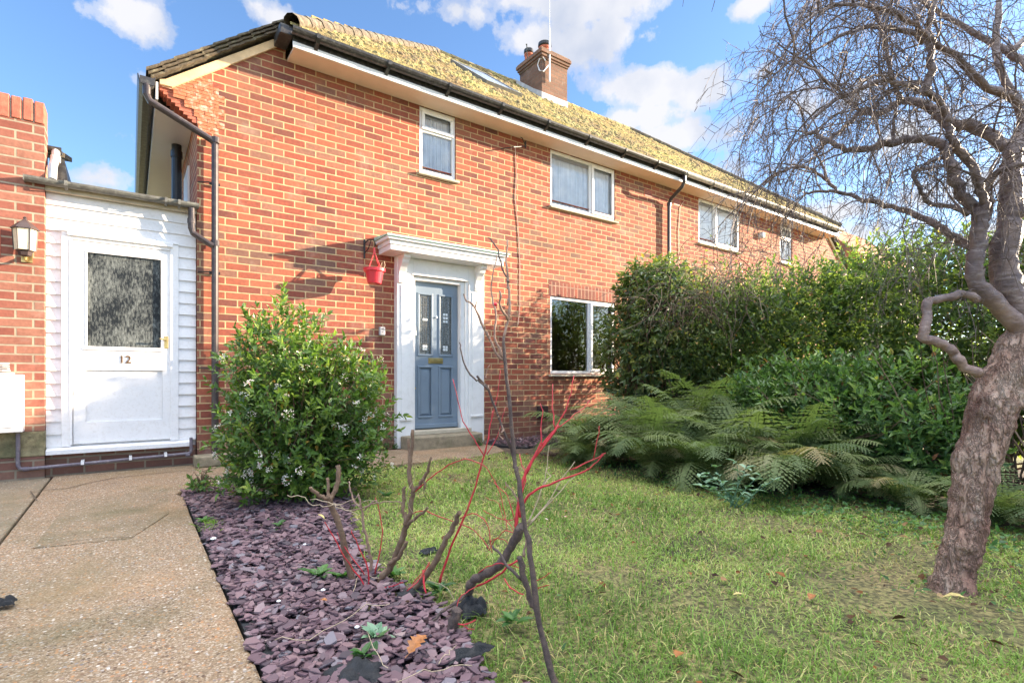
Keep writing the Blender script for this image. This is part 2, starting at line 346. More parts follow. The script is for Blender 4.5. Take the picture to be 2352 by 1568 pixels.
class MB:
    def __init__(s): s.v=[]; s.f=[]; s.mi=[]; s.cur=0; s.r=[]; s.rv=0.
    def add(s,vs,fs):
        k=len(s.v); s.v+= [tuple(v) for v in vs]; s.r+=[s.rv]*len(vs)
        for f in fs: s.f.append(tuple(k+i for i in f)); s.mi.append(s.cur)
        return s
    def box(s,x0,x1,y0,y1,z0,z1,bev=0):
        if x0>x1:x0,x1=x1,x0
        if y0>y1:y0,y1=y1,y0
        if z0>z1:z0,z1=z1,z0
        V=[(x0,y0,z0),(x1,y0,z0),(x1,y1,z0),(x0,y1,z0),(x0,y0,z1),(x1,y0,z1),(x1,y1,z1),(x0,y1,z1)]
        return s.add(V,[(0,3,2,1),(4,5,6,7),(0,1,5,4),(1,2,6,5),(2,3,7,6),(3,0,4,7)])
    def prism(s,poly,axis,a,b):
        """poly 2D; axis 'x','y','z' extrude from a to b"""
        def mk(p,q):
            return {'x':(q,p[0],p[1]),'y':(p[0],q,p[1]),'z':(p[0],p[1],q)}[axis]
        n=len(poly); V=[mk(p,a) for p in poly]+[mk(p,b) for p in poly]
        Fs=[tuple(range(n)),tuple(range(2*n-1,n-1,-1))]+[(i,n+i,n+(i+1)%n,(i+1)%n) for i in range(n)]
        return s.add(V,Fs)
    def tube(s,pts,rs,sides=6,caps=True):
        pts=[Vector(p) for p in pts]; n=len(pts)
        if isinstance(rs,(int,float)): rs=[rs]*n
        V=[];Fs=[]; up=Vector((.13,.07,1)).normalized(); prev=None
        for i,p in enumerate(pts):
            d=(pts[min(i+1,n-1)]-pts[max(i-1,0)])
            if d.length<1e-9: d=Vector((0,0,1))
            d.normalize()
            if prev is None:
                a=d.cross(up)
                if a.length<.05: a=d.cross(Vector((1,0,0)))
            else: a=prev-d*prev.dot(d)
            a.normalize(); prev=a; b_=d.cross(a)
            for k in range(sides):
                t=2*math.pi*k/sides; V.append(p+a*(math.cos(t)*rs[i])+b_*(math.sin(t)*rs[i]))
        for i in range(n-1):
            for k in range(sides):
                k2=(k+1)%sides; Fs.append((i*sides+k,i*sides+k2,(i+1)*sides+k2,(i+1)*sides+k))
        if caps: Fs.append(tuple(range(sides-1,-1,-1))); Fs.append(tuple((n-1)*sides+k for k in range(sides)))
        return s.add(V,Fs)
    def lathe(s,c,prof,sides=20,axis='z'):
        V=[];Fs=[]
        for (r,z) in prof:
            for k in range(sides):
                t=2*math.pi*k/sides
                V.append((c[0]+r*math.cos(t),c[1]+r*math.sin(t),c[2]+z) if axis=='z' else (c[0]+r*math.cos(t),c[1]+z,c[2]+r*math.sin(t)))
        for i in range(len(prof)-1):
            for k in range(sides):
                k2=(k+1)%sides; Fs.append((i*sides+k,i*sides+k2,(i+1)*sides+k2,(i+1)*sides+k))
        Fs.append(tuple(range(sides-1,-1,-1))); Fs.append(tuple((len(prof)-1)*sides+k for k in range(sides)))
        return s.add(V,Fs)
    def build(s,name,mat,parent=None,bevel=0,smooth=False,origin=None,attr=False,label=None):
        me=bpy.data.meshes.new(name); me.from_pydata(s.v,[],s.f)
        if any(s.mi): me.polygons.foreach_set('material_index',s.mi)
        if attr:
            a=me.attributes.new('rnd','FLOAT','POINT'); a.data.foreach_set('value',s.r)
        me.update()
        o=link_mesh(name,me,mat,parent,origin,smooth)
        if bevel:
            md=o.modifiers.new('bevel','BEVEL'); md.width=bevel; md.segments=2; md.limit_method='ANGLE'
        if label: o['label']=label
        return o
def npmesh(name,V,Fc,rnd,mat,parent=None,origin=None,mi=None,smooth=False):
    """V (n,3); Fc list of arrays (m,k)"""
    me=bpy.data.meshes.new(name); V=np.asarray(V,np.float32)
    me.vertices.add(len(V)); me.vertices.foreach_set('co',V.ravel())
    lens=np.concatenate([np.full(len(f),f.shape[1],np.int32) for f in Fc]); loops=np.concatenate([f.ravel() for f in Fc]).astype(np.int32)
    me.loops.add(len(loops)); me.loops.foreach_set('vertex_index',loops)
    me.polygons.add(len(lens)); st=np.concatenate([[0],np.cumsum(lens)[:-1]]).astype(np.int32)
    me.polygons.foreach_set('loop_start',st); me.polygons.foreach_set('loop_total',lens)
    if rnd is not None:
        a=me.attributes.new('rnd','FLOAT','POINT'); a.data.foreach_set('value',np.asarray(rnd,np.float32))
    me.update(calc_edges=True); me.validate()
    return link_mesh(name,me,mat,parent,origin,smooth)
def nrm(a): return a/np.maximum(np.linalg.norm(a,axis=-1,keepdims=True),1e-9)
LEAF=np.array([(0,0,0),(-.42,.32,.10),(0,.45,.0),(.42,.32,.10),(-.30,.68,.05),(.30,.68,.05),(0,1,-.10)],float)
LEAFF=np.array([(0,2,1),(0,3,2),(2,4,1),(2,3,5),(2,6,4),(2,5,6)])
def leafset(base,d,n,L,Wd,rnd,tmpl=LEAF,tf=LEAFF):
    """arrays -> verts, faces, rnd"""
    d=nrm(d); z=nrm(n-(n*d).sum(1,keepdims=True)*d); x=np.cross(d,z)
    L=np.asarray(L)[:,None,None]; Wd=np.asarray(Wd)[:,None,None]
    T=tmpl[None]
    V=base[:,None]+x[:,None]*T[:,:,0:1]*Wd+d[:,None]*T[:,:,1:2]*L+z[:,None]*T[:,:,2:3]*L
    k=len(tmpl); Fi=tf[None]+(np.arange(len(base))*k)[:,None,None]
    return V.reshape(-1,3),Fi.reshape(-1,tf.shape[1]),np.repeat(rnd,k)

# ------------------------------------------------------------------ GROUND
def grid(name,x0,x1,y0,y1,nx,ny,zf,mat,kind='structure'):
    X,Y=np.meshgrid(np.linspace(x0,x1,nx),np.linspace(y0,y1,ny)); Z=zf(X,Y)
    V=np.stack([X,Y,Z],-1).reshape(-1,3); i=np.arange(nx*ny).reshape(ny,nx)
    Fc=np.stack([i[:-1,:-1],i[:-1,1:],i[1:,1:],i[1:,:-1]],-1).reshape(-1,4)
    o=npmesh(name,V,[Fc],None,mat,smooth=True); tag(o,kind=kind); return o
def und(X,Y): return .012*np.sin(X*3.1+1)*np.cos(Y*2.3)+.008*np.sin(X*7.3+Y*5.1)+.006*np.sin(Y*11.7-X*9.)
o=grid('ground',-600,600,-600,600,3,3,lambda X,Y:X*0-.045,'lawn')
LZ=lambda X,Y: -.012+und(X,Y)
grid('lawn',.36,5.6,-9.5,-1.30,110,150,LZ,'lawn')
grid('soil',3.9,7.6,-9.5,-.02,40,80,lambda X,Y:-.030+und(X*2,Y*2)*.8+.02*np.clip((X-3.9),0,1),'soil')
# path in front of the porch door, leading towards the street; runs square to the house
m_=MB(); m_.prism([(-.60,-12),(.335,-12),(.335,-2.45),(.345,-1.75),(.30,-1.62),(.42,-1.30),(.62,-1.26),(3.55,-1.28),(3.95,-1.05),(4.12,-.62),(4.10,-.30),(2.90,-.14),(.60,-.14),(.60,-.005),(-.60,-.005)],'z',-.16,0.)
m_.build('path','path_concrete',bevel=.012); tag(bpy.context.scene.objects['path'],kind='structure')
m_=MB(); m_.prism([(-3.4,-12),(-.618,-12),(-.618,-.003),(-3.4,-.003)],'z',-.2,-.008)
tag(m_.build('paving_slab','old_slab',bevel=.01),kind='structure')
a=[G(75,1258,.004),G(160,1150,.004),G(385,1122,.004),G(388,1178,.004),G(300,1235,.004)]
tag(MB().prism([(v.x,v.y) for v in a],'z',.0,.004).build('path_patch','patch_concrete'),kind='structure')
# dark joints / cracks in the concrete
cr=MB()
def crack(pts,wd):
    for p0,p1 in zip(pts,pts[1:]):
        d=(p1-p0); n=Vector((-d.y,d.x,0)).normalized()*wd
        cr.add([p0-n+Vector((0,0,.0045)),p1-n+Vector((0,0,.0045)),p1+n+Vector((0,0,.0045)),p0+n+Vector((0,0,.0045))],[(0,1,2,3)])
for seg,wd in (([(70,1128),(150,1122),(210,1108),(260,1098),(380,1085),(450,1080)],.006),([(70,1128),(85,1150)],.004),([(75,1260),(150,1245),(245,1236),(300,1234)],.004)):
    crack([G(*q) for q in seg],wd)
tag(cr.build('path_crack','soil'),kind='structure')

# slate chip beds
def inpoly(X,Y,poly):
    r=np.zeros(X.shape,bool); n=len(poly)
    for i in range(n):
        x0,y0=poly[i]; x1,y1=poly[(i+1)%n]
        c=((y0>Y)!=(y1>Y))&(X<(x1-x0)*(Y-y0)/((y1-y0) if abs(y1-y0)>1e-9 else 1e-9)+x0); r^=c
    return r
def gp(l): return [tuple(G(*q))[:2] for q in l]
BED1=[(.345,-6.2),(.345,-1.62),(1.35,-1.55),(1.55,-2.1)]+gp([(800,1190),(838,1300),(960,1372),(1030,1415),(1085,1480),(1110,1568)])+[(1.0,-6.2)]
BED2=[(4.30,-.95),(4.15,-.25),(4.35,-.03),(7.0,-.03),(6.9,-1.1)]
def chips(name,poly,n,label_kind,smin,smax,zt):
    xs=[p[0] for p in poly]; ys=[p[1] for p in poly]
    X=RS.uniform(min(xs),max(xs),n*3); Y=RS.uniform(min(ys),max(ys),n*3)
    jx=X+RS.normal(0,.03,n*3); jy=Y+RS.normal(0,.03,n*3)
    k=inpoly(jx,jy,poly)&(X>.335); X=X[k][:n]; Y=Y[k][:n]; n=len(X)
    sz=RS.uniform(smin,smax,n)*RS.choice([.6,.8,1,1.25],n); K=6
    th=np.linspace(0,2*math.pi,K,endpoint=False)[None]+RS.uniform(-.35,.35,(n,K))+RS.uniform(0,6.28,(n,1))
    rr=sz[:,None]*RS.uniform(.55,1.1,(n,K))*.5
    px=rr*np.cos(th); py=rr*np.sin(th)*RS.uniform(.6,1,(n,1)); rot=RS.uniform(0,6.28,n)[:,None]
    qx=px*np.cos(rot)-py*np.sin(rot); qy=px*np.sin(rot)+py*np.cos(rot)
    ax=RS.normal(0,.20,(n,1)); ay=RS.normal(0,.20,(n,1)); zb=RS.uniform(.0,1,n)[:,None]**1.3*zt
    qz=qx*ax+qy*ay+zb
    T=RS.uniform(.002,.007,(n,1))
    top=np.stack([X[:,None]+qx,Y[:,None]+qy,qz+T],-1); bot=np.stack([X[:,None]+qx*1.03,Y[:,None]+qy*1.03,qz],-1)
    V=np.concatenate([top,bot],1).reshape(-1,3); b0=(np.arange(n)*2*K)[:,None]
    ft=b0+np.arange(K)[None]; q=[]
    for i in range(K): j=(i+1)%K; q.append(np.stack([b0[:,0]+i,b0[:,0]+K+i,b0[:,0]+K+j,b0[:,0]+j],-1))
    o=npmesh(name,V,[ft,np.concatenate(q)],np.repeat(np.clip(RS.beta(1.6,2.0,n)*.95+(RS.rand(n)>.985)*.07,0,1),2*K),'slate_chip')
    return o
tag(chips('slate_chippings',BED1,12500,'',.026,.070,.028),'plum slate chippings spread between the concrete path and the lawn','slate chippings',kind='stuff')
tag(chips('slate_chippings',BED2,1500,'',.035,.07,.03),'slate chippings in the narrow bed under the ground floor window','slate chippings',kind='stuff')
tag(MB().prism(BED1,'z',-.1,-.002).build('planting_bed','fabric_black'),kind='structure')
tag(MB().prism(BED2,'z',-.1,-.006).build('window_bed','fabric_black'),kind='structure')

def fbm(X,Y,s,seed):
    r=np.random.RandomState(seed); o=0*X; a=1
    for k in range(4):
        for _ in range(3):
            an=r.uniform(0,6.28); ph=r.uniform(0,6.28); o=o+a*np.sin((X*math.cos(an)+Y*math.sin(an))*s*r.uniform(.7,1.4)+ph)
        s*=1.9; a*=.6
    return o/4
SOILP=gp([(2020,1340),(2100,1348),(2170,1380),(2360,1435),(2420,1490),(2330,1470),(2230,1430),(2110,1398),(2050,1370)])
# grass blades
def grass():
    n=390000
    X=RS.uniform(.36,6.2,n); Y=RS.uniform(-7.2,-1.28,n)
    dist=np.hypot(X,Y-CAMY)
    fx=(X*S_+(Y-CAMY)*C_); rx=(X*C_-(Y-CAMY)*S_)
    vis=(fx>.9)&(np.abs(rx/np.maximum(fx,.1))<1.12)
    keep=(RS.rand(n)<np.clip(2.9/dist,0,1)**1.4)&vis
    m=fbm(X,Y,2.2,3); m2=fbm(X,Y,6.5,14); keep&=(RS.rand(n)<np.clip(.72+.55*m+.35*m2,.05,1))
    keep&=~inpoly(X,Y,BED1); keep&=~(inpoly(X,Y,SOILP)&(RS.rand(n)<.62))
    # bare worn soil by the trunk and under the ferns
    wx=fbm(X,Y,5.,31)*.25; bare=((X-2.95+wx)/.75)**2+((Y+5.75+.45*(X-3.0)*0)/.32)**2
    keep&=(RS.rand(n)<np.clip(bare*.8,.18,1))
    edge=(4.15-.12*(Y+4)-X)  # soil under ferns
    keep&=(RS.rand(n)<np.clip(.5+edge*1.3,.03,1))
    far=(X>4.6); keep&=~(far&(RS.rand(n)<.7))
    X=X[keep];Y=Y[keep];m=m[keep];dist=dist[keep]; n=len(X)
    dry=fbm(X,Y,3.1,9)
    L=RS.gamma(3.2,.0082,n)*(1+.5*np.clip(-dry,0,1.2)); L=np.clip(L,.012,.085)
    # longer rough grass near the cut shrubs
    rough=np.exp(-(((X-1.35)/.5)**2+((Y+4.95)/.75)**2)); L*=1+1.1*rough*RS.rand(n)
    az=RS.uniform(0,6.28,n); lean=RS.uniform(.15,1.25,n)
    d=np.stack([np.cos(az)*np.sin(lean),np.sin(az)*np.sin(lean),np.cos(lean)],-1)
    sidev=np.stack([-np.sin(az),np.cos(az),0*az],-1); wd=(RS.uniform(.0011,.0024,n)*np.clip(dist/2.2,1,1.9))[:,None]
    B=np.stack([X,Y,LZ(X,Y)-.002],-1); mid=B+d*L[:,None]*.55; tip=B+d*L[:,None]*.9+np.stack([np.cos(az),np.sin(az),-.6+0*az],-1)*L[:,None]*.28
    V=np.stack([B-sidev*wd,B+sidev*wd,mid+sidev*wd*.8,mid-sidev*wd*.8,tip],1).reshape(-1,3)
    k=(np.arange(n)*5)[:,None]
    r=np.clip(.38+.34*dry+RS.normal(0,.15,n)-.25*rough,0,1); r=np.where(RS.rand(n)<.12,RS.uniform(.75,1,n),r)
    o=npmesh('grass',V,[k+np.array([[0,1,2,3]]),k+np.array([[3,2,4]])],np.repeat(r,5),'grass_blade')
    tag(o,'short patchy winter grass of the front lawn with straw coloured thatch','grass',kind='stuff')
grass()
def litter():
    n=1100; X=RS.uniform(.4,5.0,n); Y=RS.uniform(-6.6,-1.5,n); X=np.where(RS.rand(n)<.4,RS.uniform(2.2,4.4,n),X)
    d=nrm(np.stack([RS.normal(size=n),RS.normal(size=n),RS.normal(0,.25,n)],-1)); nn_=nrm(np.stack([RS.normal(0,.4,n),RS.normal(0,.4,n),np.ones(n)],-1))
    L=RS.gamma(3,.008,n).clip(.008,.05)
    V,Fc,r=leafset(np.stack([X,Y,LZ(X,Y)+.022],-1),d,nn_,L,L*.8,RS.beta(1.4,2,n))
    tag(npmesh('leaf_litter',V,[Fc],r,'dead_leaf'),'small brown leaves and crumbs scattered over the lawn','fallen leaves',kind='stuff')
litter()

# ------------------------------------------------------------------ HOUSE (pair of semi-detached houses)
HX=16.8            # mirror: x -> HX-x
SOF=4.72; SL=.776; EY=-.35; TZ=4.95; RY=3.5
RZ=TZ+SL*(RY+.38)
house=empty('brick_house',(8.4,0,0),'long two storey red brick semi-detached house with mossy roof and blue front door','house')
# wall sheet with openings
wins=[('w1',3.25,3.83,3.80,SOF),('w2',5.61,7.15,3.785,SOF),('lw',5.61,7.15,1.01,2.30),('w3',9.65,11.19,3.785,SOF),('w4',12.97,13.55,3.80,SOF)]
holes=[w_[1:] for w_ in wins]+[(3.11,3.94,0.0,2.32)]
def wallsheet(mb,x0,x1,z0,z1,holes,th=.11):
    xs=sorted({x0,x1,*[h[0] for h in holes],*[h[1] for h in holes]}); zs=sorted({z0,z1,*[h[2] for h in holes],*[h[3] for h in holes]})
    for a,b_ in zip(xs,xs[1:]):
        for c,d in zip(zs,zs[1:]):
            cx=(a+b_)/2; cz=(c+d)/2
            if any(h[0]<cx<h[1] and h[2]<cz<h[3] for h in holes): continue
            mb.add([(a,0,c),(b_,0,c),(b_,0,d),(a,0,d)],[(0,1,2,3)])
    for (a,b_,c,d) in holes:
        mb.add([(a,0,c),(a,th,c),(a,th,d),(a,0,d)],[(0,1,2,3)]); mb.add([(b_,0,c),(b_,th,c),(b_,th,d),(b_,0,d)],[(3,2,1,0)])
        mb.add([(a,0,c),(b_,0,c),(b_,th,c),(a,th,c)],[(0,1,2,3)]); mb.add([(a,0,d),(b_,0,d),(b_,th,d),(a,th,d)],[(3,2,1,0)])
wl=MB(); wallsheet(wl,1.5,HX-1.5,-.1,SOF+.02,holes)
def rk(x): return 4.02+SL*(x-.24)
for mir in (0,1):
    f=(lambda x:HX-x) if mir else (lambda x:x)
    poly=[(.59,-.1),(1.5,-.1),(1.5,rk(1.5)),(.59,rk(.59))]
    V=[(f(x),0,z) for x,z in poly]; wl.add(V,[(0,1,2,3) if not mir else (3,2,1,0)])
    # side wall
    V=[(f(.59),0,-.1),(f(.59),7,-.1),(f(.59),7,rk(.59)-.3),(f(.59),0,rk(.59)-.05)]; wl.add(V,[(0,1,2,3)])
wl.add([(.59,7,-.1),(HX-.59,7,-.1),(HX-.59,7,SOF),(.59,7,SOF)],[(0,1,2,3)])
wl.add([(.62,.02,rk(.59)-.4),(HX-.62,.02,rk(.59)-.4),(HX-.62,6.9,rk(.59)-.4),(.62,6.9,rk(.59)-.4)],[(0,1,2,3)])
wl.build('wall','brick_red',house)
# corbelled kneelers under the low eaves
for mir in (0,1):
    f=(lambda x:HX-x) if mir else (lambda x:x)
    k=MB(); n=9
    for i in range(n):
        z0=3.72+i*(.30/n); x0=.59-.34*((i+1)/n)**.9; k.box(f(x0),f(.5895),.0+.002*i,.22-.002*i,z0,z0+.30/n-.004)
    k.box(f(.245),f(.5895),.001,.219,4.016,4.03)
    k.prism([(f(.25),4.03),(f(.5895),4.03),(f(.5895),rk(.59))],'y',.003,.217)
    k.build('corbel','brick_block',house)
for mir in (0,1):
    f=(lambda x:HX-x) if mir else (lambda x:x)
    k=MB(); rows=[(3.64,.60,.80),(3.715,.59,.86),(3.79,.56,.80),(3.865,.47,.86),(3.94,.37,.80),(4.015,.27,.86),(4.09,.36,.80),(4.165,.46,.74),(4.24,.56,.68)]
    for (z,a,b_) in rows:
        for q in range(2):
            zz0=z+q*.0375; x=a
            while x<b_-.01:
                x2=min(b_,x+random.uniform(.09,.17)); k.box(f(x+.002),f(x2-.002),-.003-random.uniform(0,.003),.02,zz0+.002,zz0+.035); x=x2
    k.build('tile_kneeler','kneeler',house)
# gauged soldier lintel over the ground floor window (flush brick, 3 mm proud)
MB().box(5.58,7.18,-.003,.05,2.302,2.53).build('brick_lintel','brick_soldier',house)
# soffit / fascia / gutter of the front
s=MB(); s.box(1.52,HX-1.52,EY+.012,-.001,SOF,SOF+.03); s.build('soffit','soffit',house)
s=MB(); s.box(1.50,HX-1.50,EY-.012,EY+.012,SOF-.012,SOF+.055); s.build('fascia','upvc',house,bevel=.003); s=MB(); s.box(1.50,HX-1.50,EY-.006,EY+.012,SOF+.056,SOF+.20); s.build('fascia_shade_strip','gutter_black',house)  # dark upper strip: the gutter's shade on the fascia, put into the colour
def halfround(mb,a,b_,r=.056,axis='x',c=(0,0),th=.006,seg=8):
    """open half-round channel: c=(other,z) of the rim centre"""
    pr=[(c[0]+r*math.cos(math.pi+math.pi*i/seg),c[1]+r*math.sin(math.pi+math.pi*i/seg)) for i in range(seg+1)]
    pi_=[(c[0]+(r-th)*math.cos(math.pi+math.pi*i/seg),c[1]+(r-th)*math.sin(math.pi+math.pi*i/seg)) for i in range(seg,-1,-1)]
    mb.prism(pr+pi_,axis,a,b_)
gt=MB(); halfround(gt,1.47,8.56,r=.066,c=(EY-.080,SOF+.155)); 
g2=MB(); halfround(g2,8.562,HX-1.47,r=.066,c=(EY-.080,SOF+.155))
go=gt.build('gutter','gutter_black',house); go2=g2.build('gutter','gutter_lit',house)
for i in range(17):
    x=1.75+i*.86
    if x>HX-1.6: break
    b_=MB(); b_.prism([(EY-.152,SOF+.158),(EY-.145,SOF+.11),(EY-.10,SOF+.075),(EY-.013,SOF+.03),(EY-.013,SOF+.10),(EY-.08,SOF+.084),(EY-.136,SOF+.11),(EY-.143,SOF+.158)],'x',x-.02,x+.02)
    b_.build('gutter_bracket','gutter_black' if x<8.5 else 'gutter_old',go if x<8.5 else go2)
# roof ----------------------------------------------------------
def rz_front(y): return TZ+SL*(y+.38)
YB=7.38; HS=RY+.40          # hip run
XL=1.46                     # where the hip meets the front eaves
rf=MB(); NC=38; th=.024
Y0,Y1=-.40,RY
for i in range(NC):
    ya=Y0+(Y1-Y0)*i/NC; yb=Y0+(Y1-Y0)*(i+1)/NC+.012
    xa=XL+(ya-Y0); xb=XL+(yb-Y0)
    # wavy lower edges so that each course reads as separate tiles
    nseg=90; 
    za=rz_front(ya)+th; zb=rz_front(yb)
    xsA=np.linspace(xa,HX-xa,nseg+1); xsB=np.linspace(xb,HX-xb,nseg+1)
    base=len(rf.v); V=[]
    for j in range(nseg+1):
        o=random.uniform(-.008,.010); V+= [(xsA[j],ya-random.uniform(0,.012),za-th-.01),(xsA[j],ya-random.uniform(0,.010),za+o),(xsB[j],yb,zb)]
    Fs=[]
    for j in range(nseg):
        a0=j*3; b0=a0+3; Fs+=[(a0,b0,b0+1,a0+1),(a0+1,b0+1,b0+2,a0+2)]
    rf.add(V,Fs)
roof=rf.build('roof','roof_moss',house)
# rear slope + side slopes (side slopes sweep lower at the front corner)
def sideslope(mir):
    f=(lambda x:HX-x) if mir else (lambda x:x); r_=MB(); n=26
    X0=.20; X1=XL+HS-.02
    def z(x): return 4.13+SL*(x-.243) if x<XL else 5.074+.748*(x-XL)
    for i in range(n):
        xa=X0+(X1-X0)*i/n; xb=X0+(X1-X0)*(i+1)/n+.014
        ya=-.06 if xa<XL else (xa-XL)+Y0; yb=-.06 if xb<XL else (xb-XL)+Y0
        ya=max(ya,-.06) if xa<XL+.3 else ya; yb=max(yb,-.06) if xb<XL+.3 else yb
        Ya=7.0 if xa<XL else YB-(xa-XL); Yb=7.0 if xb<XL else YB-(xb-XL)
        za=z(xa)+th; zb=z(xb)
        V=[(f(xa),ya,za-.03),(f(xa),ya,za),(f(xb),yb,zb),(f(xa),Ya,za-.03),(f(xa),Ya,za),(f(xb),Yb,zb),(f(xb),yb,zb-.03)]
        r_.add(V,[(0,3,4,1),(1,4,5,2),(0,1,2,6)])
    return r_.build('side_roof','roof_moss',house)
sideslope(0); sideslope(1)
r_=MB(); r_.add([(XL,YB,TZ),(HX-XL,YB,TZ),(HX-XL-HS,RY,RZ),(XL+HS,RY,RZ)],[(0,1,2,3)]); r_.build('rear_roof','roof_moss',house)
# ridge and bonnet hips
rt=MB()
def ridge(p0,p1,r=.10,step=.31):
    p0=Vector(p0);p1=Vector(p1); L=(p1-p0).length; n=int(L/step); d=(p1-p0)/n
    for i in range(n):
        a=p0+d*i; b_=p0+d*(i+1.06); rt.tube([a,b_],[r*.98+random.uniform(0,.006),r*.92],10,False)
ridge((XL+HS,RY,RZ-.03),(HX-XL-HS,RY,RZ-.03)); rt.build('ridge_tiles','roof_moss',roof,smooth=True); rt=MB()
ridge((XL+.02,Y0+.02,TZ+.01),(XL+HS,RY,RZ-.01),.10); rt.build('hip_tiles','tile_edge',roof,smooth=True); rt=MB(); ridge((HX-XL-.02,Y0+.02,TZ+.01),(HX-XL-HS,RY,RZ-.01),.10)
rt.build('hip_tiles','tile_edge',roof,smooth=True)
# verge: bargeboard + stacked tile edges
for mir in (0,1):
    f=(lambda x:HX-x) if mir else (lambda x:x)
    b_=MB(); b_.prism([(f(.25),4.03),(f(.36),4.03),(f(1.50),rk(1.50)-.08),(f(1.50),rk(1.50)+.02),(f(.30),rk(.30)+.025),(f(.25),4.075)],'y',-.035,-.0015)
    b_.build('bargeboard','cream_barge',house)
    v_=MB(); n=11
    for i in range(n):
        x=.17+i*(1.32/n); z=4.07+SL*(x-.20)
        for k_,dz in enumerate((.0,.028,.056)):
            xx=x-.02*k_; v_.prism([(f(xx),z+dz),(f(xx+.15),z+dz+.10),(f(xx+.15),z+dz+.123),(f(xx),z+dz+.022)],'y',-.085-.012*k_-random.uniform(0,.015),.3)
    v_.build('verge_tiles','tile_edge',house)
    # lead / closed end where the verge runs into the eaves
    e_=MB(); e_.box(f(1.36),f(1.50),EY-.02,-.04,SOF+.10,TZ-.02); e_.build('eaves_box','gutter_black',house,bevel=.01)
    # side gutter, fascia, soffit
    g_=MB(); halfround(g_,-.12,7.0,axis='y',c=(f(.135),4.06)) if 0 else g_.prism([(f(.055),4.045),(f(.07),3.965),(f(.105),3.935),(f(.165),3.935),(f(.20),3.965),(f(.21),4.045),(f(.20),4.045),(f(.19),3.975),(f(.16),3.947),(f(.11),3.947),(f(.08),3.975),(f(.065),4.045)],'y',-.10,7.0)
    g_.box(f(.075),f(.20),-.106,-.098,3.955,4.03)
    g_.build('gutter','gutter_black',house)
    MB().box(f(.215),f(.235),-.03,7.0,3.86,4.04).build('fascia','upvc',house)
    MB().box(f(.236),f(.588),.225,7.0,3.86,3.885).build('soffit','upvc',house)
# downpipe: swan neck at the left corner
dp=MB(); X0=.754
dp.tube([(.135,-.075,3.965),(.135,-.075,3.86),(.165,-.075,3.80),(.72,-.075,3.545),(.754,-.075,3.50),(.754,-.075,.10),(.754,-.13,.03)],.036,12)
for z in (3.55,2.42,1.2): dp.tube([(.754,-.075,z-.03),(.754,-.075,z+.03)],.044,12)
dpo=dp.build('downpipe','pipe_brown',house,smooth=False)
for z in (3.08,2.1,1.05): cl=MB(); cl.tube([(.70,-.075,z),(.60,-.01,z)],.007,6); cl.box(.702,.806,-.04,-.03,z-.015,z+.015); cl.build('pipe_clip','iron_black',dpo)
d2=MB(); d2.tube([(8.59,EY-.075,SOF+.13),(8.59,EY-.075,SOF-.02),(8.585,EY-.03,SOF-.11),(8.58,-.12,SOF-.28),(8.58,-.075,SOF-.36),(8.58,-.075,.05)],.034,12)
for z in (4.35,3.0): d2.tube([(8.58,-.075,z-.03),(8.58,-.075,z+.03)],.042,12)
d2.build('downpipe','pipe_brown',house)
# tall soil pipe on the side wall
sp=MB(); sp.tube([(.47,1.15,2.75),(.47,1.15,3.86)],.055,14); sp.tube([(.47,1.15,3.70),(.47,1.15,3.78)],.065,14); sp.tube([(.40,.82,4.15),(.40,.82,4.42)],.05,14); sp.tube([(.40,.82,4.42),(.40,.82,4.47)],[.056,.02],14)
sp.build('soil_pipe','soil_pipe_black',house)
# side windows (small, on the flank wall)
sw=MB(); sw.box(.57,.60,.9,1.5,2.95,3.55); sw.build('side_window','upvc',house)
